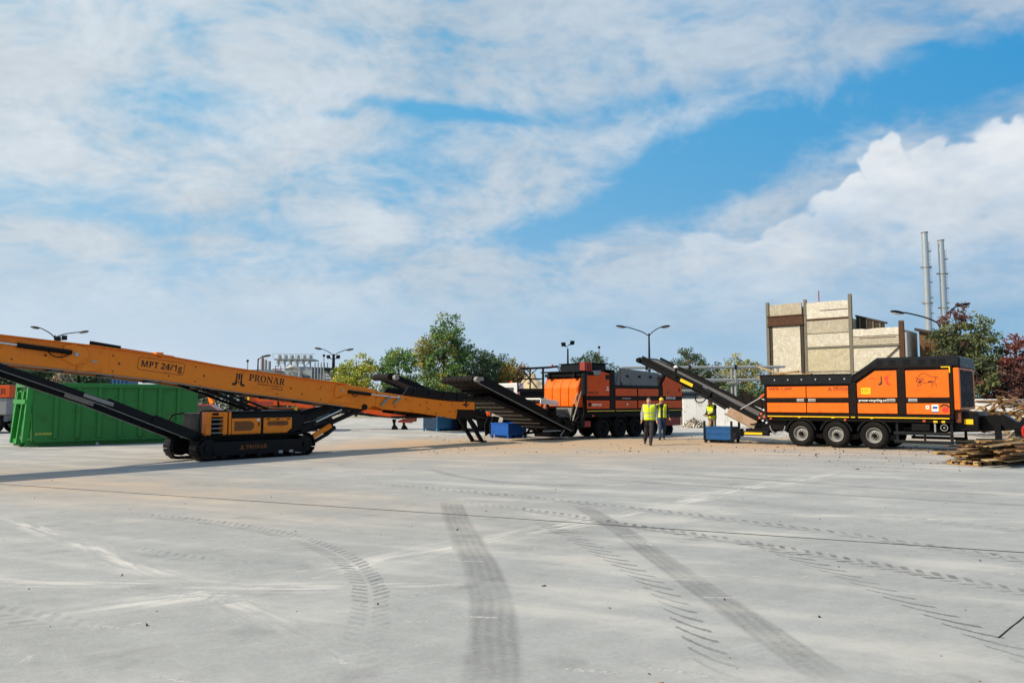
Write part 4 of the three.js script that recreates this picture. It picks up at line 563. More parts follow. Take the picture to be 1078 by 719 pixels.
  mesh('under_frame', [bar([-1.6, 0.5, 0.8], [-3.2, 0.5, 0.8], 0.1, 0.12), bar([-1.6, 0.5, -0.8], [-3.0, 0.5, -0.8], 0.1, 0.12), bar([-3.0, 0.5, -0.8], [-3.0, 0.5, 0.8], 0.08, 0.08), slab(-2.6, -1.6, 0.1, 0.3, -0.6, 0.6, 0.03)], M.black, s);
  mesh('lower_belt', [bar([-2.2, 0.30, -0.1], [-6.25, 1.72, -0.1], 1.7, 0.05), bar([-2.2, 0.36, 0.78], [-6.25, 1.78, 0.78], 0.06, 0.16), bar([-2.2, 0.36, -0.98], [-6.25, 1.78, -0.98], 0.06, 0.16), rod([-6.3, 1.74, -1.0], [-6.3, 1.74, 0.8], 0.1, 0.1, 14)], M.beltDark, s);
  for (let i = 0; i < 7; i++) { const t = 0.2 + i * 0.12; mesh('lower_idler', rod([lerp(-2.2, -6.25, t), lerp(0.27, 1.68, t), -0.95], [lerp(-2.2, -6.25, t), lerp(0.27, 1.68, t), 0.76], 0.035, 0.035, 8), M.plate, s); }
  for (const z of [0.85, -0.9]) mesh('under_strut', [bar([-1.9, 0.2, z], [-2.9, 0.8, z], 0.07, 0.09), bar([-2.9, 0.15, z], [-2.2, 0.65, z], 0.06, 0.07), bar([-1.7, 0.3, z], [-2.95, 0.22, z], 0.08, 0.1)], M.blackMatt, s);
  mesh('valve_block', box(-2.25, 0.75, 1.12, 0.3, 0.22, 0.12, { b: 0.02 }), M.blackMatt, s); mesh('hose_loop', [0, 1, 2].map((i) => pipe([[-2.1, 1.05 - i * 0.08, 1.1], [-2.5, 1.2 - i * 0.1, 1.16], [-3.0, 1.15 - i * 0.12, 1.14], [-3.3, 1.25, 1.08]], 0.024)), M.blackMatt, s);
  mesh('stop_bar', [pipe([[-2.3, 0.42, 1.0], [-2.6, 0.16, 1.1], [-2.5, 0.1, 1.12], [-1.7, 0.1, 1.12]], 0.025), slab(-3.4, -2.4, 0.36, 0.42, 0.86, 0.92)], M.plate, s);
}

// ---------------------------------------------------------------- green roll-off container (x along its long side, z towards its near side; the hook end is x = 0)
{
  const c = thing('roll_off_container', 'green ribbed steel roll-off container with yellow lettering and wood chips inside', 'container', [-17.4, 0, -27.0], rad(42));
  const L = 6.15, W = 2.4, H = 2.3;
  const taper = [[0.42, 0.2], [L, 0.2], [L, 2.2], [0.3, 2.2]];
  mesh('side_wall', ext(taper, -0.08, -0.03), M.green, c); mesh('side_wall', ext(taper, -W + 0.03, -W + 0.08), M.green, c);
  mesh('floor', slab(0.4, L, 0.2, 0.26, -W + 0.05, -0.05), M.green, c); mesh('end_wall', slab(L - 0.08, L, 0.2, 2.2, -W + 0.05, -0.05), M.green, c);
  mesh('front_wall', ext([[0.40, 0.2], [0.46, 0.2], [0.36, 2.2], [0.30, 2.2]], -W + 0.05, -0.05), M.green, c);
  for (let i = 0; i < 7; i++) { const x = 1.09 + i * 0.715; mesh('rib', slab(x - 0.07, x + 0.07, 0.28, 2.14, -0.03, 0.045, 0.015), M.green, c); mesh('rib', slab(x - 0.07, x + 0.07, 0.28, 2.14, -W - 0.045, -W + 0.03, 0.015), M.green, c); }
  mesh('top_rail', [slab(0.2, L + 0.03, 2.14, 2.30, -0.1, 0.06, 0.02), slab(0.2, L + 0.03, 2.14, 2.30, -W - 0.06, -W + 0.1, 0.02), slab(L - 0.1, L + 0.03, 2.14, 2.295, -W + 0.1, -0.1), slab(0.16, 0.36, 2.14, 2.30, -W + 0.1, -0.1, 0.02)], M.green, c);
  mesh('lower_flange', [ext([[0.4, 0.3], [L, 0.3], [L, 0.16], [0.5, 0.16]], -0.12, -0.02), slab(0.1, L, 0.02, 0.18, -0.75, -0.6), slab(0.1, L, 0.02, 0.18, -W + 0.6, -W + 0.75), ext([[0.15, 0.02], [L, 0.02], [L, 0.16], [0.3, 0.2]], -0.2, -0.14)], M.green, c);
  // hook end frame
  const hk = mesh('hook_frame', [bar([0.02, 0.1, -0.62], [0.2, 2.0, -0.62], 0.16, 0.1, 0.01), bar([0.02, 0.1, -W + 0.62], [0.2, 2.0, -W + 0.62], 0.16, 0.1, 0.01), bar([0.16, 1.62, -W + 0.05], [0.16, 1.62, -0.05], 0.1, 0.16), slab(0.06, 0.3, 0.1, 0.26, -W + 0.5, -0.5), bar([0.18, 2.0, -1.4], [0.18, 2.0, -1.0], 0.06, 0.06)], M.greenLit, c);  // same green made lighter: sunlight on the hook end put into its colour
  for (const z of [-0.1, -W + 0.1]) mesh('corner_post', bar([0.16, 0.18, z], [0.28, 2.2, z], 0.2, 0.18, 0.01), M.greenLit, c); mesh('stiffener', bar([0.3, 0.3, -0.32], [0.36, 1.6, -0.32], 0.05, 0.1), M.greenLit, c); mesh('brace', bar([0.3, 1.2, -W + 0.3], [0.16, 1.6, -W + 0.55], 0.05, 0.06), M.greenLit, c);
  for (const z of [-0.62, -W + 0.62]) mesh('roller', rod([0.3, 0.1, z - 0.1], [0.3, 0.1, z + 0.1], 0.1, 0.1, 14), M.blackMatt, c);
  mesh('lettering', letters('KZ 36 PRONAR', 0.07, font, 0.78).translate(0.47, 0.43, -0.026), M.inkYellow, c, 'faded yellow lettering on the long side');
  mesh('lug', rod([2.5, 0.06, -0.14], [2.5, 0.06, -0.05], 0.06), M.steel, c);
}
// heaps of small loose pieces over an inner mound
function chipHeap(name, label, cat, [x, y, z], rx, rz, h, n, size, cols, seed, group) {
  const r = rng(seed), g = thing(name, label, cat, [x, y, z], r() * 6, group), mats = cols.map((c) => plain(c, 0.9));
  const f = (u, v) => h * Math.max(0, 1 - Math.hypot(u, v)) ** 0.85 * (0.85 + 0.25 * fbm2(u * 3 + seed, v * 3, 3));
  const m = new THREE.PlaneGeometry(2, 2, 40, 40).rotateX(-Math.PI / 2), p = m.attributes.position;
  for (let i = 0; i < p.count; i++) { const u = p.getX(i), v = p.getZ(i); p.setXYZ(i, u * rx, f(u, v) - 0.04, v * rz); } m.computeVertexNormals();
  mesh('mound', m, mats[0], g);
  const lists = cols.map(() => []);
  for (let i = 0; i < n; i++) { const a = r() * 6.283, q = Math.sqrt(r()) * 0.98, u = Math.cos(a) * q, v = Math.sin(a) * q, s = size * (0.5 + r()); const b = new THREE.BoxGeometry(s * (1 + r() * 1.8), s * 0.35, s * (0.4 + r() * 0.5)); b.rotateX(r() * 6).rotateZ(r() * 6).rotateY(r() * 6).translate(u * rx, f(u, v) + s * 0.05, v * rz); lists[Math.floor(r() * cols.length)].push(b); }
  lists.forEach((l, i) => { if (l.length) mesh('loose_pieces', l, mats[i], g).userData.kind = 'stuff'; });
  return g;
}
chipHeap('wood_chip_heap', 'heap of pale wood chips rising above the green container', 'wood chips', [-17.1, 1.55, -28.85], 1.02, 1.02, 1.4, 1500, 0.07, ['#8d7a62', '#a8977e', '#6f5d49', '#c2b094'], 4);
chipHeap('rubble_heap', 'low heap of broken stone at the foot of the white wall', 'rubble', [11.35, 0, -47.4], 0.95, 0.7, 0.6, 300, 0.12, ['#8f887c', '#a79f91', '#6d665c', '#c3bcae'], 9);
chipHeap('sand_heap', 'pale sand heap behind the railed platform', 'sand heap', [1.9, 0, -63], 3.6, 3, 4.6, 200, 0.12, ['#b0a285', '#a4967a', '#bbad92'], 13);

// ---------------------------------------------------------------- blue steel boxes and crate
{
  function steelBox(label, pos, turn, [L, W, H], mats, posts, group) {
    const b = thing('steel_box', label, 'steel box', pos, turn, group), y0 = 0.13;
    mesh('long_side', [slab(-L / 2, L / 2, y0, H, W / 2 - 0.03, W / 2), slab(-L / 2, L / 2, H - 0.05, H + 0.015, W / 2 - 0.035, W / 2 + 0.02, 0.008), slab(-L / 2 + 0.1, L / 2 - 0.1, (y0 + H) / 2 - 0.02, (y0 + H) / 2 + 0.02, W / 2, W / 2 + 0.015)], mats[0], b);
    mesh('long_side', [slab(-L / 2, L / 2, y0, H, -W / 2, -W / 2 + 0.03), slab(-L / 2, L / 2, H - 0.05, H + 0.015, -W / 2 - 0.02, -W / 2 + 0.035)], mats[0], b);
    for (const s of [-1, 1]) mesh('short_side', [slab(s * L / 2 - 0.03 * (s > 0), s * L / 2 + 0.03 * (s < 0), y0, H, -W / 2 + 0.03, W / 2 - 0.03), slab(s * L / 2 - 0.02, s * L / 2 + 0.02, H - 0.05, H + 0.012, -W / 2 + 0.036, W / 2 - 0.036)], mats[1], b);
    mesh('floor', slab(-L / 2 + 0.03, L / 2 - 0.03, y0, y0 + 0.03, -W / 2 + 0.03, W / 2 - 0.03), mats[1], b);
    for (const sx of [-1, 1]) for (const sz of [-1, 1]) mesh('leg', [slab(sx * (L / 2 - 0.04) - 0.045, sx * (L / 2 - 0.04) + 0.045, 0, y0 + 0.02, sz * (W / 2 - 0.03) - 0.045, sz * (W / 2 - 0.03) + 0.045), ...(posts ? [slab(sx * (L / 2) - 0.035, sx * (L / 2) + 0.035, y0, posts, sz * (W / 2) - 0.035, sz * (W / 2) + 0.035)] : [])], mats[2], b);
    for (const x of [-0.3, 0, 0.3]) mesh('skid', slab(x * L - 0.04, x * L + 0.04, 0.02, y0, -W / 2 + 0.05, W / 2 - 0.05), mats[2], b);
    return b;
  }
  const A = [M.blueBright, M.blueDark, M.blueBright], B = [M.blue, M.blueDark, M.slate], C = [paint('#3a78a8'), M.blueDark, paint('#3a78a8')];
  steelBox('bright blue open steel box on short legs under the belt', [-0.17 + 0.02, 0, -34.36], rad(45), [1.15, 1.1, 0.66], [M.blueBright, M.blueBright, M.blueBright], 0, 'blue steel boxes');
  steelBox('blue steel crate with four tall corner posts', [8.36, 0, -30.42], rad(-36), [1.1, 0.85, 0.62], B, 0.86, 'blue steel boxes');
  steelBox('faded blue steel box beneath the amber conveyor tail', [-4.12, 0, -42.2], rad(50), [1.15, 1.1, 0.78], C, 0, 'blue steel boxes');
  steelBox('dark blue steel box behind the faded blue box', [-3.3, 0, -42.9], rad(50), [1.2, 1.0, 0.8], [M.blueDark, paint('#27557c'), M.blueDark], 0, 'blue steel boxes');
}
// steel loader bucket standing by the bright blue box
{
  const b = thing('loader_bucket', 'grey steel loader bucket with dark side plate behind the bright blue box', 'bucket', [-0.25, 0, -36.2], rad(25));
  const arc = []; for (let i = 0; i <= 10; i++) { const t = i / 10 * 2.3; arc.push([Math.cos(t + 2.2) * 0.55, 0.6 + Math.sin(t + 2.2) * 0.55]); } const back = arc.map(([x, y]) => [x * 1.06, 0.6 + (y - 0.6) * 1.06]).reverse();
  mesh('shell', ext([...arc, [0.55, 0.08], [0.55, 0.03], ...back], -0.75, 0.75), M.plate, b);
  for (const z of [-0.77, 0.75]) mesh('side_plate', ext([...arc, [0.55, 0.05]], z, z + 0.03), M.blackMatt, b);
  mesh('cutting_edge', slab(0.5, 0.72, 0.02, 0.06, -0.77, 0.77), M.steel, b); mesh('bracket', [ext([[-0.6, 0.2], [-0.95, 0.0], [-1.0, 0.5], [-0.8, 0.95], [-0.5, 0.9]], 0.2, 0.3), ext([[-0.6, 0.2], [-0.95, 0.0], [-1.0, 0.5], [-0.8, 0.95], [-0.5, 0.9]], -0.4, -0.3)], M.blackMatt, b);
}
// orange sorting grapple hung behind the bucket
{
  const g = thing('sorting_grapple', 'small orange hydraulic grapple standing behind the loader bucket', 'grapple', [-0.7, 0, -38.4], 0.4);
  mesh('stand', [slab(-0.5, 0.5, 0, 0.12, -0.4, 0.4), slab(-0.08, 0.08, 0.12, 0.9, -0.08, 0.08)], M.blackMatt, g);
  mesh('rotator', [rod([0, 1.32, 0], [0, 1.62, 0], 0.16, 0.13, 14), slab(-0.24, 0.24, 1.18, 1.34, -0.2, 0.2, 0.03)], M.orangeDeep, g);
  for (const s of [-1, 1]) mesh('jaw', [pipe([[s * 0.18, 1.25, 0], [s * 0.5, 1.18, 0], [s * 0.55, 0.95, 0], [s * 0.3, 0.8, 0], [s * 0.1, 0.78, 0]], 0.07, 16), pipe([[s * 0.18, 1.25, 0.2], [s * 0.48, 1.16, 0.2], [s * 0.52, 0.95, 0.2], [s * 0.3, 0.8, 0.2]], 0.06, 16)], M.orangeDeep, g);
}

// ---------------------------------------------------------------- timber
function plankHeap(name, label, cat, pos, turn, n, spread, seed, flat, len, group) {
  const r = rng(seed), g = thing(name, label, cat, pos, turn, group), geos = len.map((l, i) => join([new THREE.BoxGeometry(l, 0.022 + 0.01 * (i % 2), 0.07 + 0.05 * (i % 3))]));
  for (let i = 0; i < n; i++) {
    const m = new THREE.Mesh(geos[Math.floor(r() * geos.length)], M.wood[Math.floor(r() * M.wood.length)]); m.name = 'plank';
    const [x, y, z, ry, rz, rx] = spread(r, i / n, i); m.position.set(x, y, z); m.rotation.set(rx, ry, rz, 'YXZ'); g.add(m);
  }
  return g;
}
plankHeap('plank_pile', 'long low pile of loose brown planks and slats on concrete', 'plank pile', [12.9, 0, -20.3], rad(26), 190, (r, t, i) => { const x = (r() - 0.42) * 2.6, z = (r() - 0.5) * 1.8, top = 0.52 * (1 - 0.45 * Math.abs(z) / 0.9) * Math.min(1, (x + 1.6) / 0.8); return [x + 0.6, 0.14 + Math.max(0.0, top) * t, z, (r() - 0.5) * 0.42, (r() - 0.5) * 0.08, (r() - 0.5) * 0.5]; }, 21, true, [1.5, 2.1, 2.6, 1.2, 1.8]);
plankHeap('timber_heap', 'tangled heap of broken boards in front of the white wall', 'timber heap', [23.6, 0, -36.2], 0, 200, (r, t) => { const a = r() * 6.28, q = Math.sqrt(r()) * 2.5, h = 2.1 * Math.max(0, 1 - q / 2.6) ** 0.6; return [Math.cos(a) * q, 0.1 + h * (0.3 + 0.7 * t), Math.sin(a) * q * 0.8, r() * 6.28, (r() - 0.5) * 1.0, (r() - 0.5) * 1.2]; }, 33, false, [0.8, 1.3, 1.7, 1.0]);
plankHeap('plank_row', 'thin scatter of boards lying behind the shredder drawbar', 'plank pile', [18.2, 0, -27.6], rad(5), 46, (r, t) => [(r() - 0.4) * 5, 0.05 + 0.25 * t, (r() - 0.5) * 1.2, (r() - 0.5) * 0.5, (r() - 0.5) * 0.1, (r() - 0.5) * 0.6], 41, true, [1.4, 2.0, 1.0]);
{
  const p = thing('pallet', 'wooden pallet at the near corner of the plank pile', 'pallet', [12.05, 0, -19.95], rad(30));
  for (const x of [-0.5, 0, 0.5]) { mesh('runner', slab(x - 0.05, x + 0.05, 0.0, 0.022, -0.4, 0.4), M.wood[1], p); for (const z of [-0.33, 0, 0.33]) mesh('block', slab(x - 0.06, x + 0.06, 0.022, 0.1, z - 0.06, z + 0.06), M.wood[0], p); }
  for (let i = 0; i < 6; i++) mesh('deck_board', slab(-0.6, 0.6, 0.101, 0.123, -0.4 + i * 0.14, -0.3 + i * 0.14), M.wood[[0, 3, 1, 0, 5, 3][i]], p);
}
{ // offcuts lying in the open hopper
  const r = rng(8), th = rad(-41), ax = [Math.cos(th), -Math.sin(th)], az = [Math.sin(th), Math.cos(th)];
  const list = [[-2.3, 2.66, 0.5, 1.6, 0.1, 0.14], [-1.9, 2.62, -0.2, 1.4, -0.35, -0.08], [-1.2, 2.58, 0.3, 1.8, 0.3, 0.05], [-2.5, 2.72, -0.4, 1.9, 0.05, -0.3], [-1.5, 2.6, 0.7, 1.2, -0.15, 0.06], [-0.3, 2.55, 0.2, 1.6, 0.25, -0.07], [-2.0, 2.6, 0.1, 1.2, 0.7, 0.1]];
  list.forEach(([x, y, z, l, ry, rz], i) => { const m = mesh('wood_offcut', box(0, 0, 0, l, 0.05, 0.16), M.wood[i % 4]); m.position.set(12.22 + ax[0] * x + az[0] * z, y, -27.91 + ax[1] * x + az[1] * z); m.rotation.set(0, th + ry, rz, 'YXZ'); tag(m, 'pale board sticking out of the bison shredder hopper', 'board', 'boards in the shredder hopper'); });
  const m = mesh('wood_load', (() => { const g = new THREE.BoxGeometry(3.0, 0.5, 2.2, 24, 2, 18), p = g.attributes.position; for (let i = 0; i < p.count; i++) if (p.getY(i) > 0) p.setY(i, 0.12 + 0.22 * fbm2(p.getX(i) * 2, p.getZ(i) * 2, 4)); g.computeVertexNormals(); return g; })(), M.wood[2]); m.position.set(12.22 + ax[0] * -1.0, 2.3, -27.91 + ax[1] * -1.0); m.rotation.y = th; tag(m, 'brown wood waste filling the bison shredder hopper', 'wood waste');
}
// red-edged black bucket standing beyond the drawbar
{
  const b = thing('wheel_loader_bucket', 'black bucket with bright red edges beside the timber heap', 'bucket', [16.35, 0, -23.3], rad(8));
  const side = [[-1.42, 0.62], [-1.45, 0.82], [-1.05, 1.22], [1.2, 1.62], [1.4, 0.5], [-1.2, 0.55]];
  mesh('shell', [ext(side, 0.35, 0.66)], M.blackMatt, b);
  mesh('red_edge', side.map((p, i) => { const q = side[(i + 1) % side.length]; return bar([p[0], p[1], 0.68], [q[0], q[1], 0.68], 0.09, 0.07, 0.015); }), M.red, b);
  mesh('stand', [slab(-0.8, -0.6, 0, 0.6, 0.4, 0.6), slab(0.7, 0.9, 0, 0.6, 0.4, 0.6)], M.blackMatt, b);
  mesh('red_post', [slab(-0.72, -0.6, 1.1, 1.75, 0.2, 0.32)], M.red, b);
}

// ---------------------------------------------------------------- machines and vehicles behind
{
  const s = thing('screening_machine', 'orange and black screening machine parked behind the tracked conveyor', 'screening machine', [-12.2, 0, -42], rad(6));
  mesh('chassis', [slab(-3.2, 1.6, 0.75, 0.95, -1.0, 1.0, 0.02), slab(-2.6, 1.4, 0.45, 0.75, -0.4, 0.4), slab(1.2, 1.4, 0, 0.75, -0.4, 0.4)], M.blackMatt, s);
  mesh('hopper', [ext([[-2.05, 1.32], [-1.95, 2.3], [-0.5, 2.24], [-0.5, 1.4]], 0.6, 1.15, 0.02), slab(-2.1, -0.5, 1.55, 1.62, -1.1, 1.1)], M.orangeDeep, s); mesh('hopper_recess', [ext([[-1.8, 1.4], [-1.75, 1.62], [-0.75, 1.62], [-0.75, 1.44]], 1.15, 1.16)], M.redDull, s);
  mesh('drum_cover', [ext([[-0.4, 1.42], [-0.45, 1.78], [0.4, 1.72], [1.35, 1.5], [1.4, 1.28], [0.7, 1.2], [0.45, 1.38]], -1.1, 1.12, 0.02)], M.orangeDeep, s); mesh('lettering', letters('PRONAR', 0.11, serif).translate(-0.35, 1.55, 1.123), M.ink, s);
  mesh('rail', [bar([-2.2, 1.3, 1.1], [0.9, 1.24, 1.1], 0.1, 0.1), bar([-2.4, 1.15, 1.12], [1.8, 1.05, 1.12], 0.1, 0.08)], M.rust, s);
  mesh('frame', [slab(-2.55, -2.3, 0.9, 2.1, 0.6, 0.9), slab(-3.1, -2.9, 0.9, 2.1, 0.5, 0.8), bar([-2.5, 1.2, 0.9], [1.6, 1.0, 0.9], 0.2, 0.3), slab(-0.5, -0.36, 0.9, 2.0, 0.9, 1.1), bar([1.4, 1.2, 0.9], [3.3, 1.0, 0.9], 0.12, 0.16)], M.black, s);
  mesh('lower_cover', [slab(-1.6, 1.2, 0.96, 1.12, -1.0, 1.08, 0.02)], M.orangeDeep, s); mesh('motor', [rod([-2.2, 1.95, 1.0], [-2.0, 2.0, 1.0], 0.14, 0.14, 14), slab(1.45, 1.95, 1.3, 1.55, 0.6, 1.0, 0.03)], M.steel, s);
  mesh('warning_lamp', [rod([-1.98, 1.7, 1.2], [-1.98, 1.95, 1.2], 0.06)], M.yellow, s);
  for (const x of [-2.2, -1.2]) { wheel(s, x, 0.45, 0.95, 0.45, 0.3, 1, M.slate); wheel(s, x, 0.45, -0.95, 0.45, 0.3, -1, M.slate); }
  mesh('conveyor', [bar([1.2, 1.5, 0.5], [5.6, 2.4, 0.5], 0.1, 0.2), bar([1.2, 1.5, -0.5], [5.6, 2.4, -0.5], 0.1, 0.2), bar([1.2, 1.5, 0], [5.6, 2.4, 0], 0.9, 0.03)].map((g) => g.translate(-8.2, 0, -0.5)), M.black, s);
}
{
  const s = thing('orange_chute_trailer', 'orange tapered machine tail on two black legs seen beneath the amber boom', 'trailer', [-7.1, 0, -44.2], rad(4));
  mesh('chute', [ext([[-2.6, 1.55], [-0.8, 1.24], [1.5, 0.92], [1.52, 0.66], [0.9, 0.62], [-0.8, 0.86], [-2.6, 1.2]], -0.6, 0.6, 0.02)], M.orangeDeep, s);
  mesh('end_box', [slab(0.95, 1.55, 0.46, 0.8, -0.5, 0.62, 0.02)], M.rust, s); mesh('tray', [ext([[0.5, 0.42], [1.3, 0.38], [1.4, 0.48], [0.6, 0.55]], -0.5, 0.62)], M.redDull, s); mesh('underframe', [bar([-3.9, 1.1, 0.4], [0.6, 0.68, 0.4], 0.12, 0.12), bar([-3.9, 1.1, -0.4], [0.6, 0.68, -0.4], 0.12, 0.12), slab(-3.8, -3.6, 0.35, 1.1, -0.3, 0.3)], M.black, s);
  for (const x of [0.3, 0.85]) mesh('leg', [ext([[x - 0.12, 0.6], [x + 0.12, 0.6], [x + 0.06, 0.3], [x + 0.22, 0.1], [x + 0.22, 0.0], [x - 0.14, 0.0], [x - 0.14, 0.1], [x - 0.05, 0.3]], 0.3, 0.45)], M.blackMatt, s);
  for (const x of [-3.7]) { wheel(s, x, 0.4, 0.6, 0.4, 0.28, 1, M.slate); wheel(s, x, 0.4, -0.6, 0.4, 0.28, -1, M.slate); }
}
{ // second belt head, beyond the feed hopper
  const s = thing('belt_conveyor', 'black belt conveyor head rising behind the amber tail hopper', 'conveyor', [-2.95, 0, -41.5], rad(38));
  const cv = mesh('frame', [0.8, -0.8].flatMap((z) => [bar([2.6, 0.41, z], [-4.55, 2.92, z], 0.08, 0.3, 0.015), bar([0.6, 1.1, z], [0.9, 0.05, z], 0.1, 0.1), bar([-0.3, 1.4, z], [0.8, 0.1, z], 0.08, 0.08)]), M.black, s);
  mesh('belt', bar([2.6, 0.36, 0], [-4.55, 2.86, 0], 1.5, 0.03), M.beltDark, cv); mesh('head_drum', rod([-4.6, 2.85, -0.8], [-4.6, 2.85, 0.8], 0.18, 0.18, 18), M.beltDark, cv); mesh('motor', rod([-4.4, 2.82, 0.84], [-4.4, 2.82, 1.1], 0.13), M.plate, cv); mesh('base', slab(0.5, 3.0, 0, 0.12, -0.85, 0.85), M.black, s);
  mesh('tail_box', slab(1.9, 3.0, 0.12, 0.9, -0.76, 0.76, 0.03), M.black, s);
}
{ // railed steps and platform of a machine behind the tailgate
  const s = thing('railed_platform', 'black steel platform with crossed railings behind the orange tailgate', 'platform', [1.55, 0, -44], 0);
  mesh('deck', [slab(-1.25, 1.3, 2.15, 2.35, -0.7, 0.7, 0.01), slab(-1.1, 1.1, 1.5, 2.15, -0.6, 0.6)], M.black, s);
  for (const z of [-0.65, 0.65]) mesh('railing', [pipe([[-1.2, 2.35, z], [-1.22, 3.2, z], [-1.05, 3.5, z], [-0.6, 3.52, z], [0.6, 3.58, z], [1.15, 3.6, z], [1.25, 3.3, z], [1.25, 2.35, z]], 0.035, 40), bar([-1.2, 2.9, z], [0.3, 2.92, z], 0.04, 0.04), bar([-1.2, 2.4, z], [-0.1, 3.5, z], 0.04, 0.04), bar([-0.1, 2.4, z], [-0.9, 3.4, z], 0.04, 0.04), rod([0.25, 2.35, z], [0.25, 3.56, z], 0.04), rod([-0.5, 2.35, z], [-0.5, 3.52, z], 0.03)], M.black, s);
  for (const x of [-1, 1]) for (const z of [-0.55, 0.55]) mesh('leg', slab(x - 0.06, x + 0.06, 0, 1.5, z - 0.06, z + 0.06), M.black, s);
  mesh('beacon', [rod([0.75, 3.58, 0.6], [0.75, 3.72, 0.6], 0.07)], M.signal, s); mesh('locker', slab(-1.15, -0.2, 0.4, 1.5, -0.5, 0.5, 0.02), M.orangeDeep, s);
}
function car(label, pos, turn, mat, cat, prof, cab, W = 1.75) {
  const s = thing('parked_' + cat, label, cat, pos, turn);
  mesh('body', ext(prof, -W / 2, W / 2, 0.06), mat, s);
  mesh('cabin', ext(cab, -W / 2 + 0.1, W / 2 - 0.1, 0.05), mat, s);
  const c = cab, mid = (a, b, t) => [lerp(a[0], b[0], t), lerp(a[1], b[1], t)], cx = (c[0][0] + c[1][0]) / 2, cy = (c[0][1] + c[2][1]) / 2;
  const win = c.map(([x, y]) => [cx + (x - cx) * 0.88, cy + (y - cy) * 0.74]);
  for (const z of [W / 2 - 0.102, -W / 2 + 0.098]) mesh('side_window', ext(win, z, z + 0.006), M.glass, s);
  return s;
}
{
  const s = car('small dark red car parked behind the green container', [-19.0, 0, -47.6], rad(8), paint('#8e2a28', { rough: 0.3 }), 'car', [[-2, 0.3], [2, 0.3], [2.05, 0.62], [1.9, 0.84], [0.9, 0.94], [-1.9, 0.96], [-2.05, 0.7]], [[-1.75, 0.94], [1.0, 0.92], [0.25, 1.42], [-1.3, 1.44]]);
  for (const x of [-1.25, 1.3]) { wheel(s, x, 0.3, 0.78, 0.3, 0.2, 1); wheel(s, x, 0.3, -0.78, 0.3, 0.2, -1); }
  for (const z of [-0.6, 0.6]) { mesh('headlight', box(2.0, 0.68, z, 0.12, 0.14, 0.3, { b: 0.03 }), M.lamp, s); mesh('tail_light', box(-2.02, 0.76, z, 0.06, 0.16, 0.28, { b: 0.02 }), M.red, s); }
  mesh('bumper', [slab(1.98, 2.12, 0.3, 0.5, -0.8, 0.8, 0.03), slab(-2.12, -1.98, 0.3, 0.5, -0.8, 0.8, 0.03)], M.plate, s);
}
{ // white lorry with orange body beyond the belts
  const s = thing('lorry', 'white cabbed lorry with orange load body between belt and railed platform', 'lorry', [1.2, 0, -58], rad(-12));
  mesh('cab', ext([[-2.2, 0.7], [-2.25, 1.7], [-2.05, 2.95], [-0.55, 3.0], [-0.5, 0.7]], -1.15, 1.15, 0.06), M.white, s); mesh('windscreen', ext([[-2.262, 1.75], [-2.09, 2.8], [-2.08, 2.8], [-2.25, 1.75]], -1.0, 1.0), M.glass, s); mesh('side_window', slab(-1.85, -0.85, 1.8, 2.65, 1.152, 1.158), M.glass, s);
  mesh('load_body', [slab(-0.4, 3.4, 1.0, 2.35, -1.2, 1.2, 0.03), ...[0, 1, 2, 3, 4].map((i) => slab(-0.2 + i * 0.8, -0.1 + i * 0.8, 1.0, 2.4, 1.2, 1.26))], M.orangeDeep, s); mesh('chassis', slab(-2.1, 3.4, 0.6, 0.98, -0.5, 0.5), M.blackMatt, s);
  mesh('beacon', rod([-1.2, 3.0, 0.3], [-1.2, 3.16, 0.3], 0.08), M.signal, s);
  for (const x of [-1.4, 1.8, 2.8]) { wheel(s, x, 0.5, 1.0, 0.5, 0.3, 1); wheel(s, x, 0.5, -1.0, 0.5, 0.3, -1); }
}
{ // trailer cut by the frame, orange side board over a grey body
  const s = thing('parked_trailer', 'grey trailer with orange lettered side board behind the green container', 'trailer', [-29.2, 0, -39.2], rad(6));
  mesh('body', [slab(-4.5, 3.6, 0.95, 1.8, -1.15, 1.15, 0.03), slab(-4.5, 3.4, 0.6, 0.95, -0.9, 0.9)], M.grey, s); mesh('side_board', slab(-4.6, 3.75, 1.82, 2.44, -1.22, 1.22, 0.03), M.orangeDeep, s);
  mesh('lettering', letters('PRONAR', 0.3, serif).translate(1.75, 1.98, 1.222), M.ink, s); mesh('underframe', [slab(-4.4, 3.5, 0.5, 0.62, -0.6, 0.6), slab(3.5, 4.1, 0.55, 0.75, -0.3, 0.3)], M.blackMatt, s);
  for (const x of [2.9, 1.7, -3.2]) { wheel(s, x, 0.48, 0.95, 0.48, 0.3, 1, M.white); wheel(s, x, 0.48, -0.95, 0.48, 0.3, -1, M.white); }
  mesh('mud_flap', slab(3.3, 3.34, 0.3, 0.9, 0.7, 1.1), M.blackMatt, s);
}
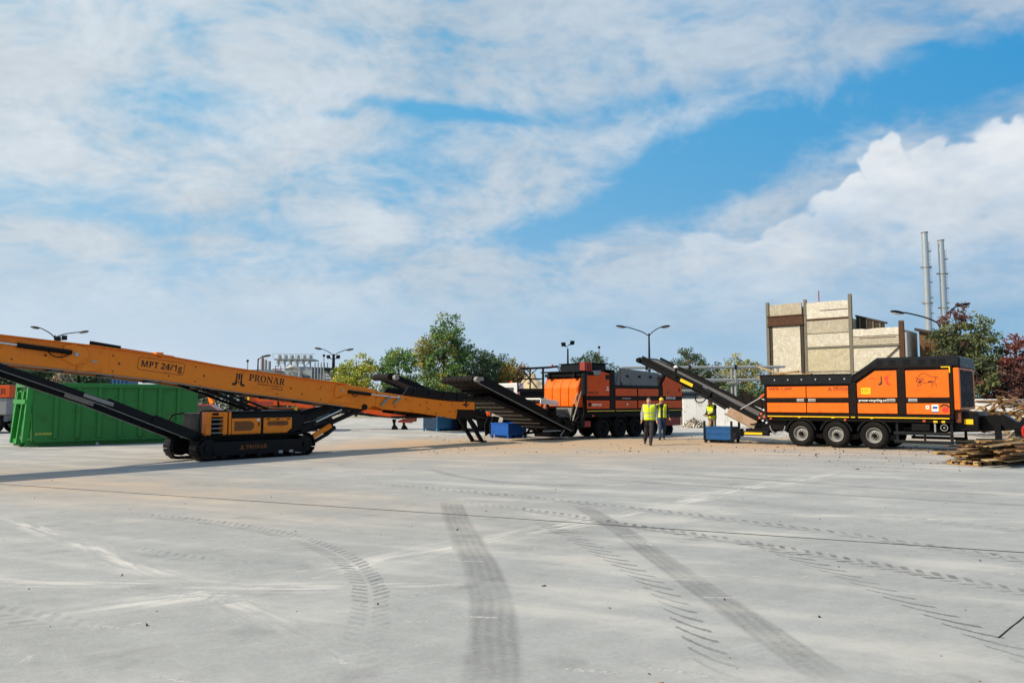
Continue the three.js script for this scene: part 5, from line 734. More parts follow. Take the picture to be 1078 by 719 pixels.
{ // blue site container and yellow machine glimpsed under the boom
  const s = thing('site_container', 'blue corrugated site container glimpsed between boom and green container', 'container', [-34.1, 0, -62], rad(5));
  mesh('shell', [slab(-3, 3, 0.1, 4.1, -1.2, 1.2, 0.02), ...[...Array(20)].map((_, i) => slab(-2.9 + i * 0.3, -2.76 + i * 0.3, 0.2, 4.0, 1.2, 1.24))], paint('#3d6a94'), s); mesh('door', slab(3.0, 3.04, 0.3, 3.9, -1.1, 1.1), paint('#345c82'), s);
  const y = thing('excavator', 'yellow excavator half hidden behind the green container', 'excavator', [-27.4, 0, -58.5], rad(-15));
  for (const z of [-0.9, 0.9]) mesh('track', ext([[-1.6, 0.3], [-1.4, 0.02], [1.4, 0.02], [1.6, 0.3], [1.6, 0.6], [1.4, 0.85], [-1.4, 0.85], [-1.6, 0.6]], z - 0.25, z + 0.25, 0.04), M.blackMatt, y);
  mesh('house', ext([[-1.7, 1.0], [1.3, 1.0], [1.3, 1.8], [-0.3, 2.1], [-1.7, 2.0]], -1.1, 1.1, 0.06), M.amber, y); mesh('cab', ext([[0.1, 1.1], [1.25, 1.1], [1.35, 1.9], [1.0, 2.9], [0.1, 2.9]], -1.05, -0.05, 0.05), M.glass, y);
  mesh('boom', [bar([0.6, 1.6, 0.4], [2.6, 3.4, 0.4], 0.35, 0.5, 0.04), bar([2.5, 3.4, 0.4], [4.6, 3.5, 0.4], 0.32, 0.4, 0.04), bar([4.5, 3.55, 0.4], [5.4, 1.4, 0.4], 0.28, 0.34, 0.04)], M.amber, y); mesh('bucket', ext([[5.1, 1.4], [5.7, 1.3], [5.9, 0.7], [5.4, 0.4], [4.9, 0.8]], 0.1, 0.8, 0.03), M.blackMatt, y); mesh('turntable', rod([0, 0.8, 0], [0, 1.02, 0], 0.7, 0.7, 20), M.blackMatt, y);
}

// ---------------------------------------------------------------- derelict concrete walls (x along the facade, z towards the yard)
const concreteMats = ['#c3bda9', '#d0cdc4', '#b9b4a8', '#d9d7d1', '#b0aca0'].map((c, i) => { const m = paint(c, { rough: 0.95, map: T_wall, rep: 0.21, bump: 0.02, brep: 0.8 }); m.map.offset.set(i * 0.37, i * 0.23); return m; });
{
  const b = thing('derelict_hall', 'derelict concrete panel hall with rusty steel columns behind the bison shredder', 'building', [26.3, 0, -78], rad(-40));
  const bays = [[0.55, 3.55, [[0, 4.6], [4.6, 9.25]], 11.35], [4.1, 8.0, [[0, 2.3], [2.3, 4.55], [4.55, 6.85], [6.95, 9.55], [9.65, 11.35]], 0], [8.4, 12.4, [[0, 2.2], [2.2, 4.4], [4.4, 6.75], [6.85, 8.5]], 0]];
  let k = 0; const r = rng(3);
  mesh('backing_wall', [slab(0.2, 3.9, 0, 11.1, -0.5, -0.3), slab(3.9, 8.2, 0, 11.1, -0.5, -0.3), slab(8.2, 12.6, 0, 8.3, -0.5, -0.3)], concreteMats[4], b);
  function panel(x0, x1, y0, y1, top) { // concrete panel with a chipped outline
    const n = 10, pts = []; for (let i = 0; i <= n; i++) pts.push([lerp(x0, x1, i / n), y0 + 0.02]); for (let i = n; i >= 0; i--) pts.push([lerp(x0, x1, i / n), y1 - 0.015 - (top ? 0.14 * Math.max(0, noise2(i * 0.9 + x0, y1)) : 0.02 * r())]);
    return mesh('wall_panel', ext(pts, -0.16 - r() * 0.02, 0.0 + r() * 0.03), concreteMats[k++ % 5], b);
  }
  panel(0.55, 3.5, 0, 4.5); panel(0.6, 3.4, 4.52, 9.2); panel(0.35, 3.6, 10.3, 11.5, true);
  for (const [y0, y1] of [[0, 2.2], [2.22, 4.5], [4.52, 6.8], [6.95, 8.25], [8.27, 9.6], [9.75, 11.4]]) panel(4.05, 8.05, y0, y1, y1 > 11);
  for (const [y0, y1] of [[0, 2.2], [2.22, 4.4], [4.42, 6.72], [6.9, 7.75], [7.77, 8.5]]) panel(8.4, 12.42, y0, y1, y1 > 8.4);
  const col = (x, h, m, w = 0.3) => mesh('column', [slab(x - w / 2, x + w / 2, 0, h, 0.03, 0.07), slab(x - 0.05, x + 0.05, 0, h, -0.2, 0.04), slab(x - w / 2, x + w / 2, 0, h, -0.24, -0.2)], m, b);
  const oldSteel = paint('#6d6a60', { rough: 0.8 }), rust = paint('#55392b', { rough: 0.9, map: T_wall, rep: 0.3 }), dark = paint('#3c332c', { rough: 0.85 });
  col(0.12, 11.75, oldSteel); col(0.48, 10, dark, 0.2); col(3.62, 10.0, dark, 0.26); col(3.95, 11.75, oldSteel, 0.26); col(8.22, 11.95, oldSteel, 0.3); col(12.66, 9.05, rust, 0.42);
  mesh('lintel', [slab(0.2, 3.75, 9.3, 10.28, 0.02, 0.16), slab(0.1, 3.8, 9.25, 9.35, 0.0, 0.24), slab(0.1, 3.8, 10.22, 10.3, 0.0, 0.24)], rust, b, 'rusty steel lintel over the tall bay');
  mesh('girt', [slab(4.08, 8.06, 6.8, 6.95, 0.03, 0.12)], oldSteel, b); mesh('girt', slab(8.38, 12.45, 6.74, 6.88, 0.03, 0.12), oldSteel, b); mesh('girt', slab(4.08, 8.06, 9.6, 9.75, 0.03, 0.1), rust, b);
  mesh('crack_strip', slab(5.4, 8.0, 10.5, 10.56, 0.034, 0.05), dark, b); mesh('crack_strip', slab(9.0, 12.2, 7.55, 7.61, 0.034, 0.05), dark, b);
  mesh('brace', bar([10.9, 5.2, 0.1], [12.5, 6.7, 0.1], 0.06, 0.1), rust, b);
  mesh('red_rod', rod([5.3, 11.35, -0.1], [5.3, 12.5, -0.1], 0.05), M.redDull, b);
  mesh('rear_roof', [ext([[8.3, 7.5], [8.3, 9.9], [8.6, 9.85], [10.8, 9.1], [10.8, 7.5]], -1.9, -1.6), bar([8.25, 9.95, -1.8], [11.0, 9.08, -1.8], 0.6, 0.18)], dark, b); for (let i = 0; i < 4; i++) mesh('rear_post', slab(8.6 + i * 0.6, 8.72 + i * 0.6, 7, 9.7 - i * 0.2, -1.59, -1.5), oldSteel, b);
  mesh('return_wall', slab(0.0, 0.18, 0, 11.2, -7, -0.25), concreteMats[2], b); mesh('return_wall', slab(8.1, 8.3, 0, 9.6, -6, -0.25), concreteMats[0], b); mesh('return_wall', slab(12.5, 12.7, 0, 8.3, -6, -0.25), concreteMats[1], b);
  mesh('drain_pipe', rod([13.1, 0, 0.2], [13.1, 7.9, 0.2], 0.12), M.zinc, b);
  const s = thing('brown_shed', 'brown boarded shed with sloping roof next to the derelict hall', 'shed', [38.5, 0, -71.5], rad(-40));
  mesh('wall', ext([[0, 0], [3.6, 0], [3.6, 7.2], [0, 8.2]], -5, 0), paint('#6a4d34', { rough: 0.9 }), s); mesh('roof', bar([-0.3, 8.4, -2.4], [3.9, 7.25, -2.4], 5.6, 0.25), paint('#3a3430', { rough: 0.9 }), s);
  for (let i = 0; i < 8; i++) mesh('board', slab(0.05 + i * 0.45, 0.46 + i * 0.45, 0, 7.1, 0.0, 0.04 + 0.02 * (i % 2)), paint(['#6f5238', '#63482f'][i % 2], { rough: 0.9, map: T_wood }), s);
}
// ---------------------------------------------------------------- two steel stacks
{
  const stack = (x, z, h, label) => {
    const s = thing('steel_chimney', label, 'chimney', [x, 0, z], 0, 'steel chimneys behind the hall');
    const m = paint('#b7bfc4', { rough: 0.35, metal: 0.65 });
    for (let i = 0; i < 5; i++) mesh('shaft', latheZ([[0, 0.44], [h / 5 - 0.02, 0.44]], 26).rotateX(-Math.PI / 2).translate(0, i * h / 5, 0), m, s);
    for (let i = 1; i <= 5; i++) mesh('flange', [latheZ([[-0.08, 0.44], [-0.08, 0.52], [0.08, 0.52], [0.08, 0.44]], 26).rotateX(-Math.PI / 2).translate(0, i * h / 5 - (i === 5 ? 0.08 : 0), 0), ...(i < 5 ? [slab(-0.85, -0.5, i * h / 5 - 0.1, i * h / 5 + 0.1, -0.1, 0.1), slab(0.5, 0.85, i * h / 5 - 0.1, i * h / 5 + 0.1, -0.1, 0.1)] : [])], M.grey, s);
    mesh('ladder', [rod([0.62, 0, 0.25], [0.62, h - 1.5, 0.25], 0.03), rod([0.62, 0, -0.1], [0.62, h - 1.5, -0.1], 0.03), ...[...Array(40)].map((_, i) => rod([0.62, 2 + i * (h - 4) / 40, -0.1], [0.62, 2 + i * (h - 4) / 40, 0.25], 0.02, 0.02, 5)), ...[...Array(10)].map((_, i) => box(0.72, 3 + i * (h - 6) / 9, 0, 0.3, 0.16, 0.4))], M.zinc, s);
  };
  stack(63.4, -115, 27.5, 'tall bright steel chimney, the taller one rising behind the shed'); stack(66.2, -115.6, 26.4, 'slightly shorter bright steel chimney beside the tallest chimney');
}
// ---------------------------------------------------------------- pipe bridge
{
  const s = thing('pipe_bridge', 'grey lattice pipe bridge crossing behind the rising belt', 'pipe bridge', [13.0, 0, -62], rad(-2)); const n = 8, L = 9.2, z = [0, -1.2];
  const m = paint('#8f9598', { rough: 0.5 });
  mesh('top_pipe', [rod([-4, 4.36, 0], [L, 4.42, 0], 0.1, 0.1, 12), rod([-4, 4.36, -1.2], [L, 4.42, -1.2], 0.08, 0.08, 12)], M.zinc, s); mesh('bottom_pipe', [rod([-4, 3.36, 0], [L, 3.38, 0], 0.09, 0.09, 12), rod([-4, 3.3, -1.2], [L, 3.32, -1.2], 0.08, 0.08, 12)], M.zinc, s);
  for (let i = 0; i < 11; i++) for (const q of z) mesh('diagonal', bar([-4 + i * 1.2, i % 2 ? 3.4 : 4.35, q], [-2.8 + i * 1.2, i % 2 ? 4.35 : 3.4, q], 0.05, 0.05), m, s);
  for (const x of [-3.6, 5.2, 8.6]) mesh('trestle', [rod([x, 0, 0], [x, 4.3, 0], 0.1), rod([x, 0, -1.2], [x, 4.3, -1.2], 0.1), bar([x, 3.2, -1.4], [x, 3.2, 0.3], 0.16, 0.16), slab(x - 0.4, x + 0.4, 3.08, 3.2, -1.3, 0.2)], m, s);
  mesh('collar', [-2, 1.5, 5.2].map((x) => rod([x - 0.08, 4.39, 0], [x + 0.08, 4.39, 0], 0.22, 0.22, 12)), M.slate, s);
}
// ---------------------------------------------------------------- white concrete wall and low sheds behind it
{
  const w = thing('concrete_wall', 'white painted concrete panel wall along the yard edge', 'wall', [10.9, 0, -48.6], rad(-2)); const mats = ['#f6f5f2', '#efeeeb', '#f8f7f4'].map((c) => paint(c, { rough: 0.8, rep: 0.3 }));
  for (let i = 0; i < 26; i++) mesh('wall_panel', slab(i * 0.9 + 0.008, i * 0.9 + 0.892, 0, 1.76 + (i % 3) * 0.008, -0.14, (i % 2) * 0.012, 0.012), mats[i % 3], w);
  const s = thing('low_shed', 'low grey shed with flat roof above the white wall', 'shed', [12.2, 0, -53], rad(-2));
  mesh('wall', slab(-1.2, 2.4, 0, 2.3, -3, 0, 0.02), M.plate, s); mesh('roof', slab(-1.4, 2.7, 2.3, 2.45, -3.2, 0.2, 0.02), M.zinc, s); mesh('window', slab(-0.4, 0.7, 1.85, 2.2, 0.0, 0.02), M.glass, s); mesh('fascia', slab(-1.3, 2.6, 2.05, 2.14, 0.0, 0.05), M.slate, s);
}
// ---------------------------------------------------------------- process plant far behind the boom
{
  const p = thing('process_plant', 'grey process plant with round fan housings on its roof', 'plant building', [-46, 0, -150], rad(4)); const g1 = paint('#8d979e'), g2 = paint('#71808a'), g3 = paint('#a9b0b3');
  mesh('hall', slab(-6.5, -0.4, 0, 7.8, -10, 0, 0.05), g2, p); mesh('main_block', slab(1.0, 6.4, 0, 8.4, -10, 0, 0.05), g3, p); mesh('side_block', slab(6.4, 9.6, 0, 8.3, -10, -0.3, 0.05), g2, p);
  mesh('fan_deck', [slab(-1.0, 6.6, 9.7, 9.95, -6, 0.3), ...[...Array(6)].map((_, i) => rod([-0.4 + i * 1.25, 8.4, -1], [-0.4 + i * 1.25, 9.7, -1], 0.12)), ...[...Array(4)].map((_, i) => bar([-0.5 + i * 1.8, 8.4, 0], [0.9 + i * 1.8, 9.7, 0], 0.12, 0.12))], g1, p);
  for (let i = 0; i < 6; i++) { mesh('fan_housing', rod([-0.3 + i * 1.2, 9.95, -1], [-0.3 + i * 1.2, 10.75, -1], 0.5, 0.42, 14), g3, p); mesh('fan_duct', rod([-0.3 + i * 1.2, 8.9, 0.1], [-0.3 + i * 1.2, 9.5, 0.1], 0.36, 0.42, 12), g3, p); }
  mesh('deck_rail', [bar([-1.4, 10.9, 0.4], [6.9, 10.9, 0.4], 0.06, 0.06), ...[...Array(8)].map((_, i) => rod([-1.2 + i * 1.1, 9.9, 0.4], [-1.2 + i * 1.1, 10.9, 0.4], 0.04))], M.zinc, p);
  mesh('ducting', [pipe([[1.5, 8, 0.6], [3.2, 8.3, 0.9], [4.3, 7.6, 0.9], [4.2, 6.5, 0.6], [5, 5.5, 0.6]], 0.4, 30, 10), ...[...Array(5)].map((_, i) => rod([7.0 + i * 0.6, 4, 0.4], [7.0 + i * 0.6, 9.2, 0.4], 0.13)), rod([-3.6, 7.8, -1], [-3.6, 10.3, -1], 0.35), rod([-2.9, 7.8, -1], [-2.9, 9.8, -1], 0.25), rod([-2.2, 7.8, -1], [-2.2, 9.5, -1], 0.3)], M.zinc, p);
  mesh('window_band', [slab(1.4, 3.0, 5.4, 6.6, 0.0, 0.05), slab(3.6, 6.0, 5.4, 6.6, 0, 0.05), slab(-6, -1, 5.6, 6.4, 0, 0.05)], M.glass, p); mesh('red_frame', [bar([-1.2, 7.9, 0.5], [1.0, 7.9, 0.5], 0.14, 0.14), bar([-0.6, 6.6, 0.5], [-0.6, 8.6, 0.5], 0.14, 0.14), bar([0.4, 6.6, 0.5], [0.4, 8.6, 0.5], 0.14, 0.14), bar([-3.3, 7.8, 0], [-3.3, 10.6, 0], 0.16, 0.16)], M.redDull, p);
  mesh('stair', [...Array(5)].map((_, i) => bar([9.6, 3 + i * 1.1, 0.2], [11.2, 3.9 + i * 1.1, 0.2], 0.12, 0.3)), g2, p);
  const c = thing('open_canopy', 'dark flat roofed canopy with pipework beyond the yard', 'canopy', [-33.5, 0, -147], rad(3));
  mesh('roof', [slab(-3.2, 5.6, 7.5, 8.0, -6, 0.5, 0.03)], M.slate, c); for (const x of [-2.8, 0, 2.6, 5.2]) mesh('post', slab(x - 0.15, x + 0.15, 0, 7.5, -0.3, 0), M.zinc, c); mesh('pipework', [...Array(6)].map((_, i) => rod([-3, 3.6 + i * 0.6, -1 - (i % 2)], [5.4, 3.7 + i * 0.58, -1 - (i % 2)], 0.2 + 0.06 * (i % 3))), g3, c); mesh('low_wall', slab(-4, 12, 0, 3.4, -5, -4.5), g1, c); mesh('tank', rod([1.5, 0, -3], [1.5, 6.4, -3], 1.3, 1.3, 18), g1, c);
}
// ---------------------------------------------------------------- lamps and masts
function lampPost(label, [x, z], h, arms, floods, group, r = 0.12) {
  const s = thing('street_lamp', label, 'street lamp', [x, 0, z], 0, group);
  mesh('pole', [rod([0, 0, 0], [0, h * 0.5, 0], r * 1.25, r), rod([0, h * 0.5, 0], [0, h, 0], r, r * 0.6)], M.slate, s);
  for (const [dx, dy] of arms) { const sg = Math.sign(dx); mesh('arm', pipe([[0, h - 0.3, 0], [dx * 0.25, h + dy * 0.25 - 0.05, 0], [dx * 0.85, h + dy * 0.92, 0], [dx, h + dy, 0]], 0.06, 14, 6), M.slate, s);
    const hd = mesh('lamp_head', new THREE.SphereGeometry(0.5, 14, 8).scale(1.15, 0.28, 0.45).rotateZ(sg * 0.16).translate(dx + sg * 0.35, h + dy + 0.02, 0), M.slate, s); mesh('diffuser', new THREE.SphereGeometry(0.42, 12, 6, 0, 6.3, Math.PI / 2, Math.PI / 2).scale(1, 0.3, 0.4).rotateZ(sg * 0.16).translate(dx + sg * 0.38, h + dy - 0.06, 0), M.lamp, hd); }
  for (const [dx, y] of floods) { const f = mesh('floodlight', box(dx, y, 0.2, 0.55, 0.5, 0.22, { ry: Math.sign(dx) * 0.5, rx: 0.35, b: 0.03 }), M.slate, s); mesh('bracket', rod([0, y - 0.3, 0], [dx, y - 0.2, 0.1], 0.05), M.slate, f); }
}
lampPost('tall street lamp with two arms and twin floodlights above the amber boom head', [-51.4, -85], 9.0, [[-1.9, 0.85], [2.9, 0.35]], [[0.5, 8.6], [1.2, 8.7]], 'street lamps round the yard');
lampPost('street lamp with two arms in front of the yellowing trees', [-25.9, -110], 8.4, [[-1.9, 0.8], [2.0, 0.65]], [[-0.7, 8.0], [0.7, 8.0]], 'street lamps round the yard', 0.3);
lampPost('street lamp with two arms between the dark trees and the hopper flaps', [15.4, -85], 9.2, [[-2.8, 0.75], [1.5, 0.75]], [], 'street lamps round the yard', 0.14);
lampPost('street lamp with one short arm in front of the process plant', [-33.5, -100], 7.2, [[0.8, 0.35]], [], 'street lamps round the yard', 0.13);
lampPost('mast with twin floodlights above the orange tailgate', [7.0, -95], 8.2, [], [[-0.55, 8.7], [0.55, 8.9]], 'street lamps round the yard', 0.16);
lampPost('street lamp with two arms in front of the maroon tree', [34.0, -60], 8.0, [[-3.0, 0.65], [1.6, 1.25]], [], 'street lamps round the yard', 0.1);
for (const [x, z, h, l] of [[-29.8, -120, 8.8, 'thin mast with a round head by the canopy'], [-42.2, -121, 8.0, 'thin mast left of the process plant hall'.replace('left of', 'standing by')], [13.8, -120, 10.1, 'grey mast rising out of the dark round tree']]) { const s = thing('mast', l, 'mast', [x, 0, z]); mesh('pole', rod([0, 0, 0], [0, h, 0], 0.12, 0.08), M.zinc, s); mesh('head', new THREE.SphereGeometry(0.22, 10, 8).translate(0, h, 0), M.slate, s); }

// ---------------------------------------------------------------- trees
const barkMat = paint('#4a3d30', { rough: 0.95, bump: 0.02 });
const leafMat = new THREE.MeshPhysicalMaterial({ vertexColors: true, roughness: 0.85, transmission: 0.25, thickness: 0, side: THREE.DoubleSide });
function tree(name, label, [x, z], o, group) {
  const r = rng(o.seed), s = thing(name, label, o.cat || 'tree', [x, 0, z], 0, group), blobs = o.blobs, wood = [], pos = [], col = [], H = o.h;
  const cols = o.cols.map((c) => new THREE.Color(c));
  const tw = o.trunk ?? 0.02 * H + 0.05;
  if (!o.shrub) wood.push(rod([0, 0, 0], [0.1, H * 0.35, 0], tw, tw * 0.75, 9), rod([0.1, H * 0.35, 0], [-0.05, H * 0.62, 0.1], tw * 0.75, tw * 0.45, 8), rod([-0.05, H * 0.62, 0.1], [0, H * 0.9, 0], tw * 0.45, tw * 0.12, 7));
  const vol = blobs.map((b) => b[3] * b[4] * (b[5] || b[3])), tot = vol.reduce((a, b) => a + b, 0), nc = o.clumps;
  blobs.forEach((b, bi) => {
    const [bx, by, bz, rx, ry, rz = rx] = b, n = Math.max(4, Math.round(nc * vol[bi] / tot)), pal = b[6] ?? null;
    if (!o.shrub) wood.push(rod([0, Math.min(by - ry * 0.6, H * 0.5), 0], [bx * 0.8, by, bz * 0.8], tw * 0.32, tw * 0.1, 6));
    for (let k = 0; k < n; k++) {
      const u = r() * 2 - 1, a = r() * 6.283, q = Math.sqrt(1 - u * u), d = 0.45 + 0.6 * Math.pow(r(), 0.6), lump = 1 + 0.22 * noise3(Math.cos(a) * q * 2 + o.seed, u * 2, Math.sin(a) * q * 2);
      const cx = bx + Math.cos(a) * q * rx * d * lump, cy = by + u * ry * d * lump, cz = bz + Math.sin(a) * q * rz * d * lump;
      if (cy < 0.1) continue;
      if (k % 6 === 0 && !o.shrub) wood.push(rod([bx * 0.8, by, bz * 0.8], [cx, cy, cz], tw * 0.1, tw * 0.03, 5));
      const cr = (o.clumpR || 0.55) * (0.6 + 0.8 * r()), base = pal !== null && r() < 0.85 ? cols[pal] : cols[Math.floor(r() * r() * cols.length)], tone = 0.75 + 0.5 * r();
      for (let i = 0; i < (o.leaves || 46); i++) {
        const lu = r() * 2 - 1, la = r() * 6.283, lq = Math.sqrt(1 - lu * lu), ld = cr * Math.cbrt(r()), px = cx + Math.cos(la) * lq * ld, py = cy + lu * ld * 0.75, pz = cz + Math.sin(la) * lq * ld;
        const L = (o.leaf || 0.2) * (0.6 + 0.8 * r()), w = L * 0.42, t1 = V(r() - 0.5, r() * 0.7 - 0.45, r() - 0.5).normalize(), t2 = V(r() - 0.5, r() - 0.5, r() - 0.5).cross(t1).normalize();
        const A = V(px, py, pz), B = A.clone().addScaledVector(t1, L * 0.5).addScaledVector(t2, w), C = A.clone().addScaledVector(t1, L), D = A.clone().addScaledVector(t1, L * 0.5).addScaledVector(t2, -w);
        const j = tone * (0.85 + 0.3 * r());
        for (const v of [A, B, C, A, C, D]) { pos.push(v.x, v.y, v.z); col.push(base.r * j, base.g * j, base.b * j); }
      }
    }
  });
  if (wood.length) mesh('trunk', wood, barkMat, s);
  const g = new THREE.BufferGeometry(); g.setAttribute('position', new THREE.Float32BufferAttribute(pos, 3)); g.setAttribute('color', new THREE.Float32BufferAttribute(col, 3)); g.computeVertexNormals();
  const m = new THREE.Mesh(g, leafMat); m.name = o.shrub ? 'foliage' : 'crown'; s.add(m); return s;
}
const Y = ['#98a134', '#b3ac36', '#7d9134', '#c2a834'], Gn = ['#5f8236', '#74953e', '#4b6c33', '#8aa248'], DK = ['#3c5632', '#4a663a', '#33492b', '#5c6c3a'], OR = ['#94752f', '#858035', '#a2782f', '#6c7433'], MR = ['#6a2c26', '#7c3a2a', '#56302a', '#5a4a2c'];
tree('yellowing_tree', 'small yellow-green tree nearest the two-armed lamp', [-16.4, -80], { h: 6.6, seed: 1, cols: Y, clumps: 150, blobs: [[0, 4.3, 0, 2.1, 2.1], [-0.9, 3.4, 0, 1.5, 1.6], [0.9, 5.2, 0, 1.2, 1.3], [0.6, 2.6, 0.5, 1.8, 1.6]] }, 'trees beyond the yard');
tree('leafy_tree', 'light green tree between the yellow tree and the tallest tree', [-12.2, -82], { h: 7.4, seed: 2, cols: Gn.concat(['#86943a']), clumps: 170, blobs: [[0, 4.8, 0, 2.1, 2.3], [-1.1, 6.0, 0, 1.0, 1.2], [1.0, 6.0, 0, 1.2, 1.3], [0.2, 2.8, 0.6, 2.2, 1.8]] }, 'trees beyond the yard');
tree('leafy_tree', 'tallest green tree with orange-brown patches, standing highest of the row', [-7.2, -80], { h: 11, seed: 3, cols: ['#50722f', '#658736', '#8f8634', '#42622e', '#87933c'], clumps: 420, clumpR: 0.6, blobs: [[0.2, 5.6, 0, 2.6, 3.3], [0.5, 8.6, 0, 1.5, 2.3, 1.5, 0], [-1.8, 7.0, 0.3, 1.3, 1.7, 1.3, 2], [1.8, 6.8, 0, 1.2, 1.9, 1.3, 3], [0.8, 10.0, 0.2, 0.8, 0.9, 0.8, 1], [0.2, 3.0, 0.8, 3.2, 2.0]] }, 'trees beyond the yard');
tree('dark_tree', 'dark green tree tucked beside the tallest tree', [-3.2, -84], { h: 7.6, seed: 4, cols: DK, clumps: 190, blobs: [[0, 4.6, 0, 1.9, 2.5], [-1.0, 3.0, 0, 1.8, 2], [0.9, 5.6, 0, 1.0, 1.4]] }, 'trees beyond the yard');
tree('dark_tree', 'rounded dark green tree between the belt head and an orange-tinted tree', [-1.6, -88], { h: 7.4, seed: 5, cols: DK, clumps: 190, blobs: [[0, 4.7, 0, 2.0, 2.4], [0.6, 2.8, 0, 2.3, 1.8]] }, 'trees beyond the yard');
tree('autumn_tree', 'small orange-brown tree above the black belt conveyor', [0.2, -84], { h: 6.4, seed: 6, cols: OR, clumps: 160, blobs: [[0, 4.0, 0, 1.6, 2.0], [1.0, 3.2, 0, 1.3, 1.5], [-0.8, 3.0, 0, 1.3, 1.5]] }, 'trees beyond the yard');
tree('dark_tree', 'dark tree behind the floodlight mast and red ribbed container', [10.0, -97], { h: 8.2, seed: 7, cols: DK.concat(['#5a5a30']), clumps: 260, blobs: [[0, 5.4, 0, 2.4, 2.5], [-1.8, 4.6, 0, 1.5, 2], [2.0, 4.8, 0, 1.6, 2], [0, 3, 0, 3, 2]] }, 'trees beyond the yard');
tree('dark_tree', 'broad dark tree with russet tips above the rising belt', [23.2, -96], { h: 8.4, seed: 8, cols: DK.concat(['#5e4630', '#6a4a34']), clumps: 330, blobs: [[-0.6, 5.6, 0, 2.6, 2.6], [-2.2, 4.6, 0, 1.6, 2.2], [2.0, 4.6, 0, 1.9, 2.0], [0.2, 3, 0, 3.6, 2.4]] }, 'trees beyond the yard');
tree('yellowing_tree', 'pale olive tree above the pipe bridge', [28.6, -95], { h: 7.8, seed: 9, cols: ['#9c9a4e', '#8b9048', '#b0a85e', '#757b3e'], clumps: 240, blobs: [[0, 5.2, 0, 1.7, 2.3], [-1.6, 3.8, 0, 1.6, 2], [1.8, 4.6, 0, 1.5, 1.9], [0, 2.6, 0, 3, 2]] }, 'trees beyond the yard');
tree('autumn_tree', 'tall loose tree with green and maroon leaves behind the engine hood', [29.4, -50], { h: 8.4, seed: 10, leaf: 0.17, clumpR: 0.42, cols: ['#4a5830', '#5c6434', '#45482c', '#5c3328', '#6a5a34'], clumps: 340, leaves: 44, blobs: [[0.3, 5.0, 0, 1.6, 1.9, 1.5, 1], [-1.2, 4.6, 0, 1.0, 1.5, 1.2, 0], [0.5, 7.4, 0, 0.6, 0.8, 0.6, 3], [-0.2, 6.8, 0, 0.6, 0.7, 0.6, 3], [1.4, 6.6, 0, 0.7, 0.9, 0.8, 1], [1.9, 5.2, 0.2, 0.9, 1.2, 0.9, 0], [-1.8, 3.6, 0, 0.9, 0.9, 0.9, 1], [0.4, 3.4, 0, 2.4, 1.6]] }, 'trees by the derelict hall');
tree('maroon_tree', 'dark maroon leaved tree beside the timber heap', [32.6, -49], { h: 6.3, seed: 11, leaf: 0.16, clumpR: 0.4, cols: MR, clumps: 340, leaves: 46, blobs: [[0.2, 4.4, 0, 0.9, 1.5, 0.9, 1], [0, 5.4, 0, 0.5, 0.7, 0.5, 1], [-0.8, 3.2, 0, 1.5, 1.2, 1.4, 2], [1.0, 3.2, 0, 1.5, 1.1, 1.4, 0], [0, 2.2, 0, 2.4, 1.3, 1.8, 2]] }, 'trees by the derelict hall');
tree('dark_tree', 'broad dark tree showing under the boom behind the green container', [-35.4, -55], { h: 5.0, seed: 12, cols: DK, clumps: 280, blobs: [[0, 2.9, 0, 2.6, 1.7], [-2.4, 2.8, 0, 2.0, 1.6], [1.6, 2.7, 0, 1.8, 1.6]] }, 'trees beyond the yard');
tree('dark_tree', 'dark tree seen beyond the wood chips in the green container', [-31.6, -56], { h: 4.6, seed: 14, cols: DK.concat(['#55602f']), clumps: 200, blobs: [[0, 2.8, 0, 1.7, 1.5], [0.6, 2.2, 0, 1.3, 1.3]] }, 'trees beyond the yard');
// low growth behind the yard, one hedge at each side
function hedge(label, [x0, z0], [x1, z1], h, cols, seed, n) { const b = [], L = Math.hypot(x1 - x0, z1 - z0), r = rng(seed); for (let i = 0; i < n; i++) { const t = (i + 0.5) / n; b.push([(x1 - x0) * t, h * (0.35 + 0.2 * r()), (z1 - z0) * t, L / n * 0.8, h * (0.4 + 0.25 * r()), 1.2]); } return tree('hedge', label, [x0, z0], { h, seed, shrub: true, cols, clumps: n * 34, blobs: b, cat: 'hedge', leaf: 0.26, clumpR: 0.7, leaves: 34 }); }
hedge('green hedge running below the maroon tree', [29.5, -52.5], [42, -51.5], 2.5, Gn, 51, 6);
hedge('long dark hedge along the edge of the yard beneath the row of trees', [-26, -92], [8, -92], 3.0, DK.concat(Gn), 52, 14);
hedge('dark hedge behind the white wall and pipe bridge', [12, -88], [40, -86], 3.4, DK, 53, 12);
hedge('dense dark hedge beyond the orange screening machine', [-74, -112], [-28, -104], 3.4, DK, 54, 16);

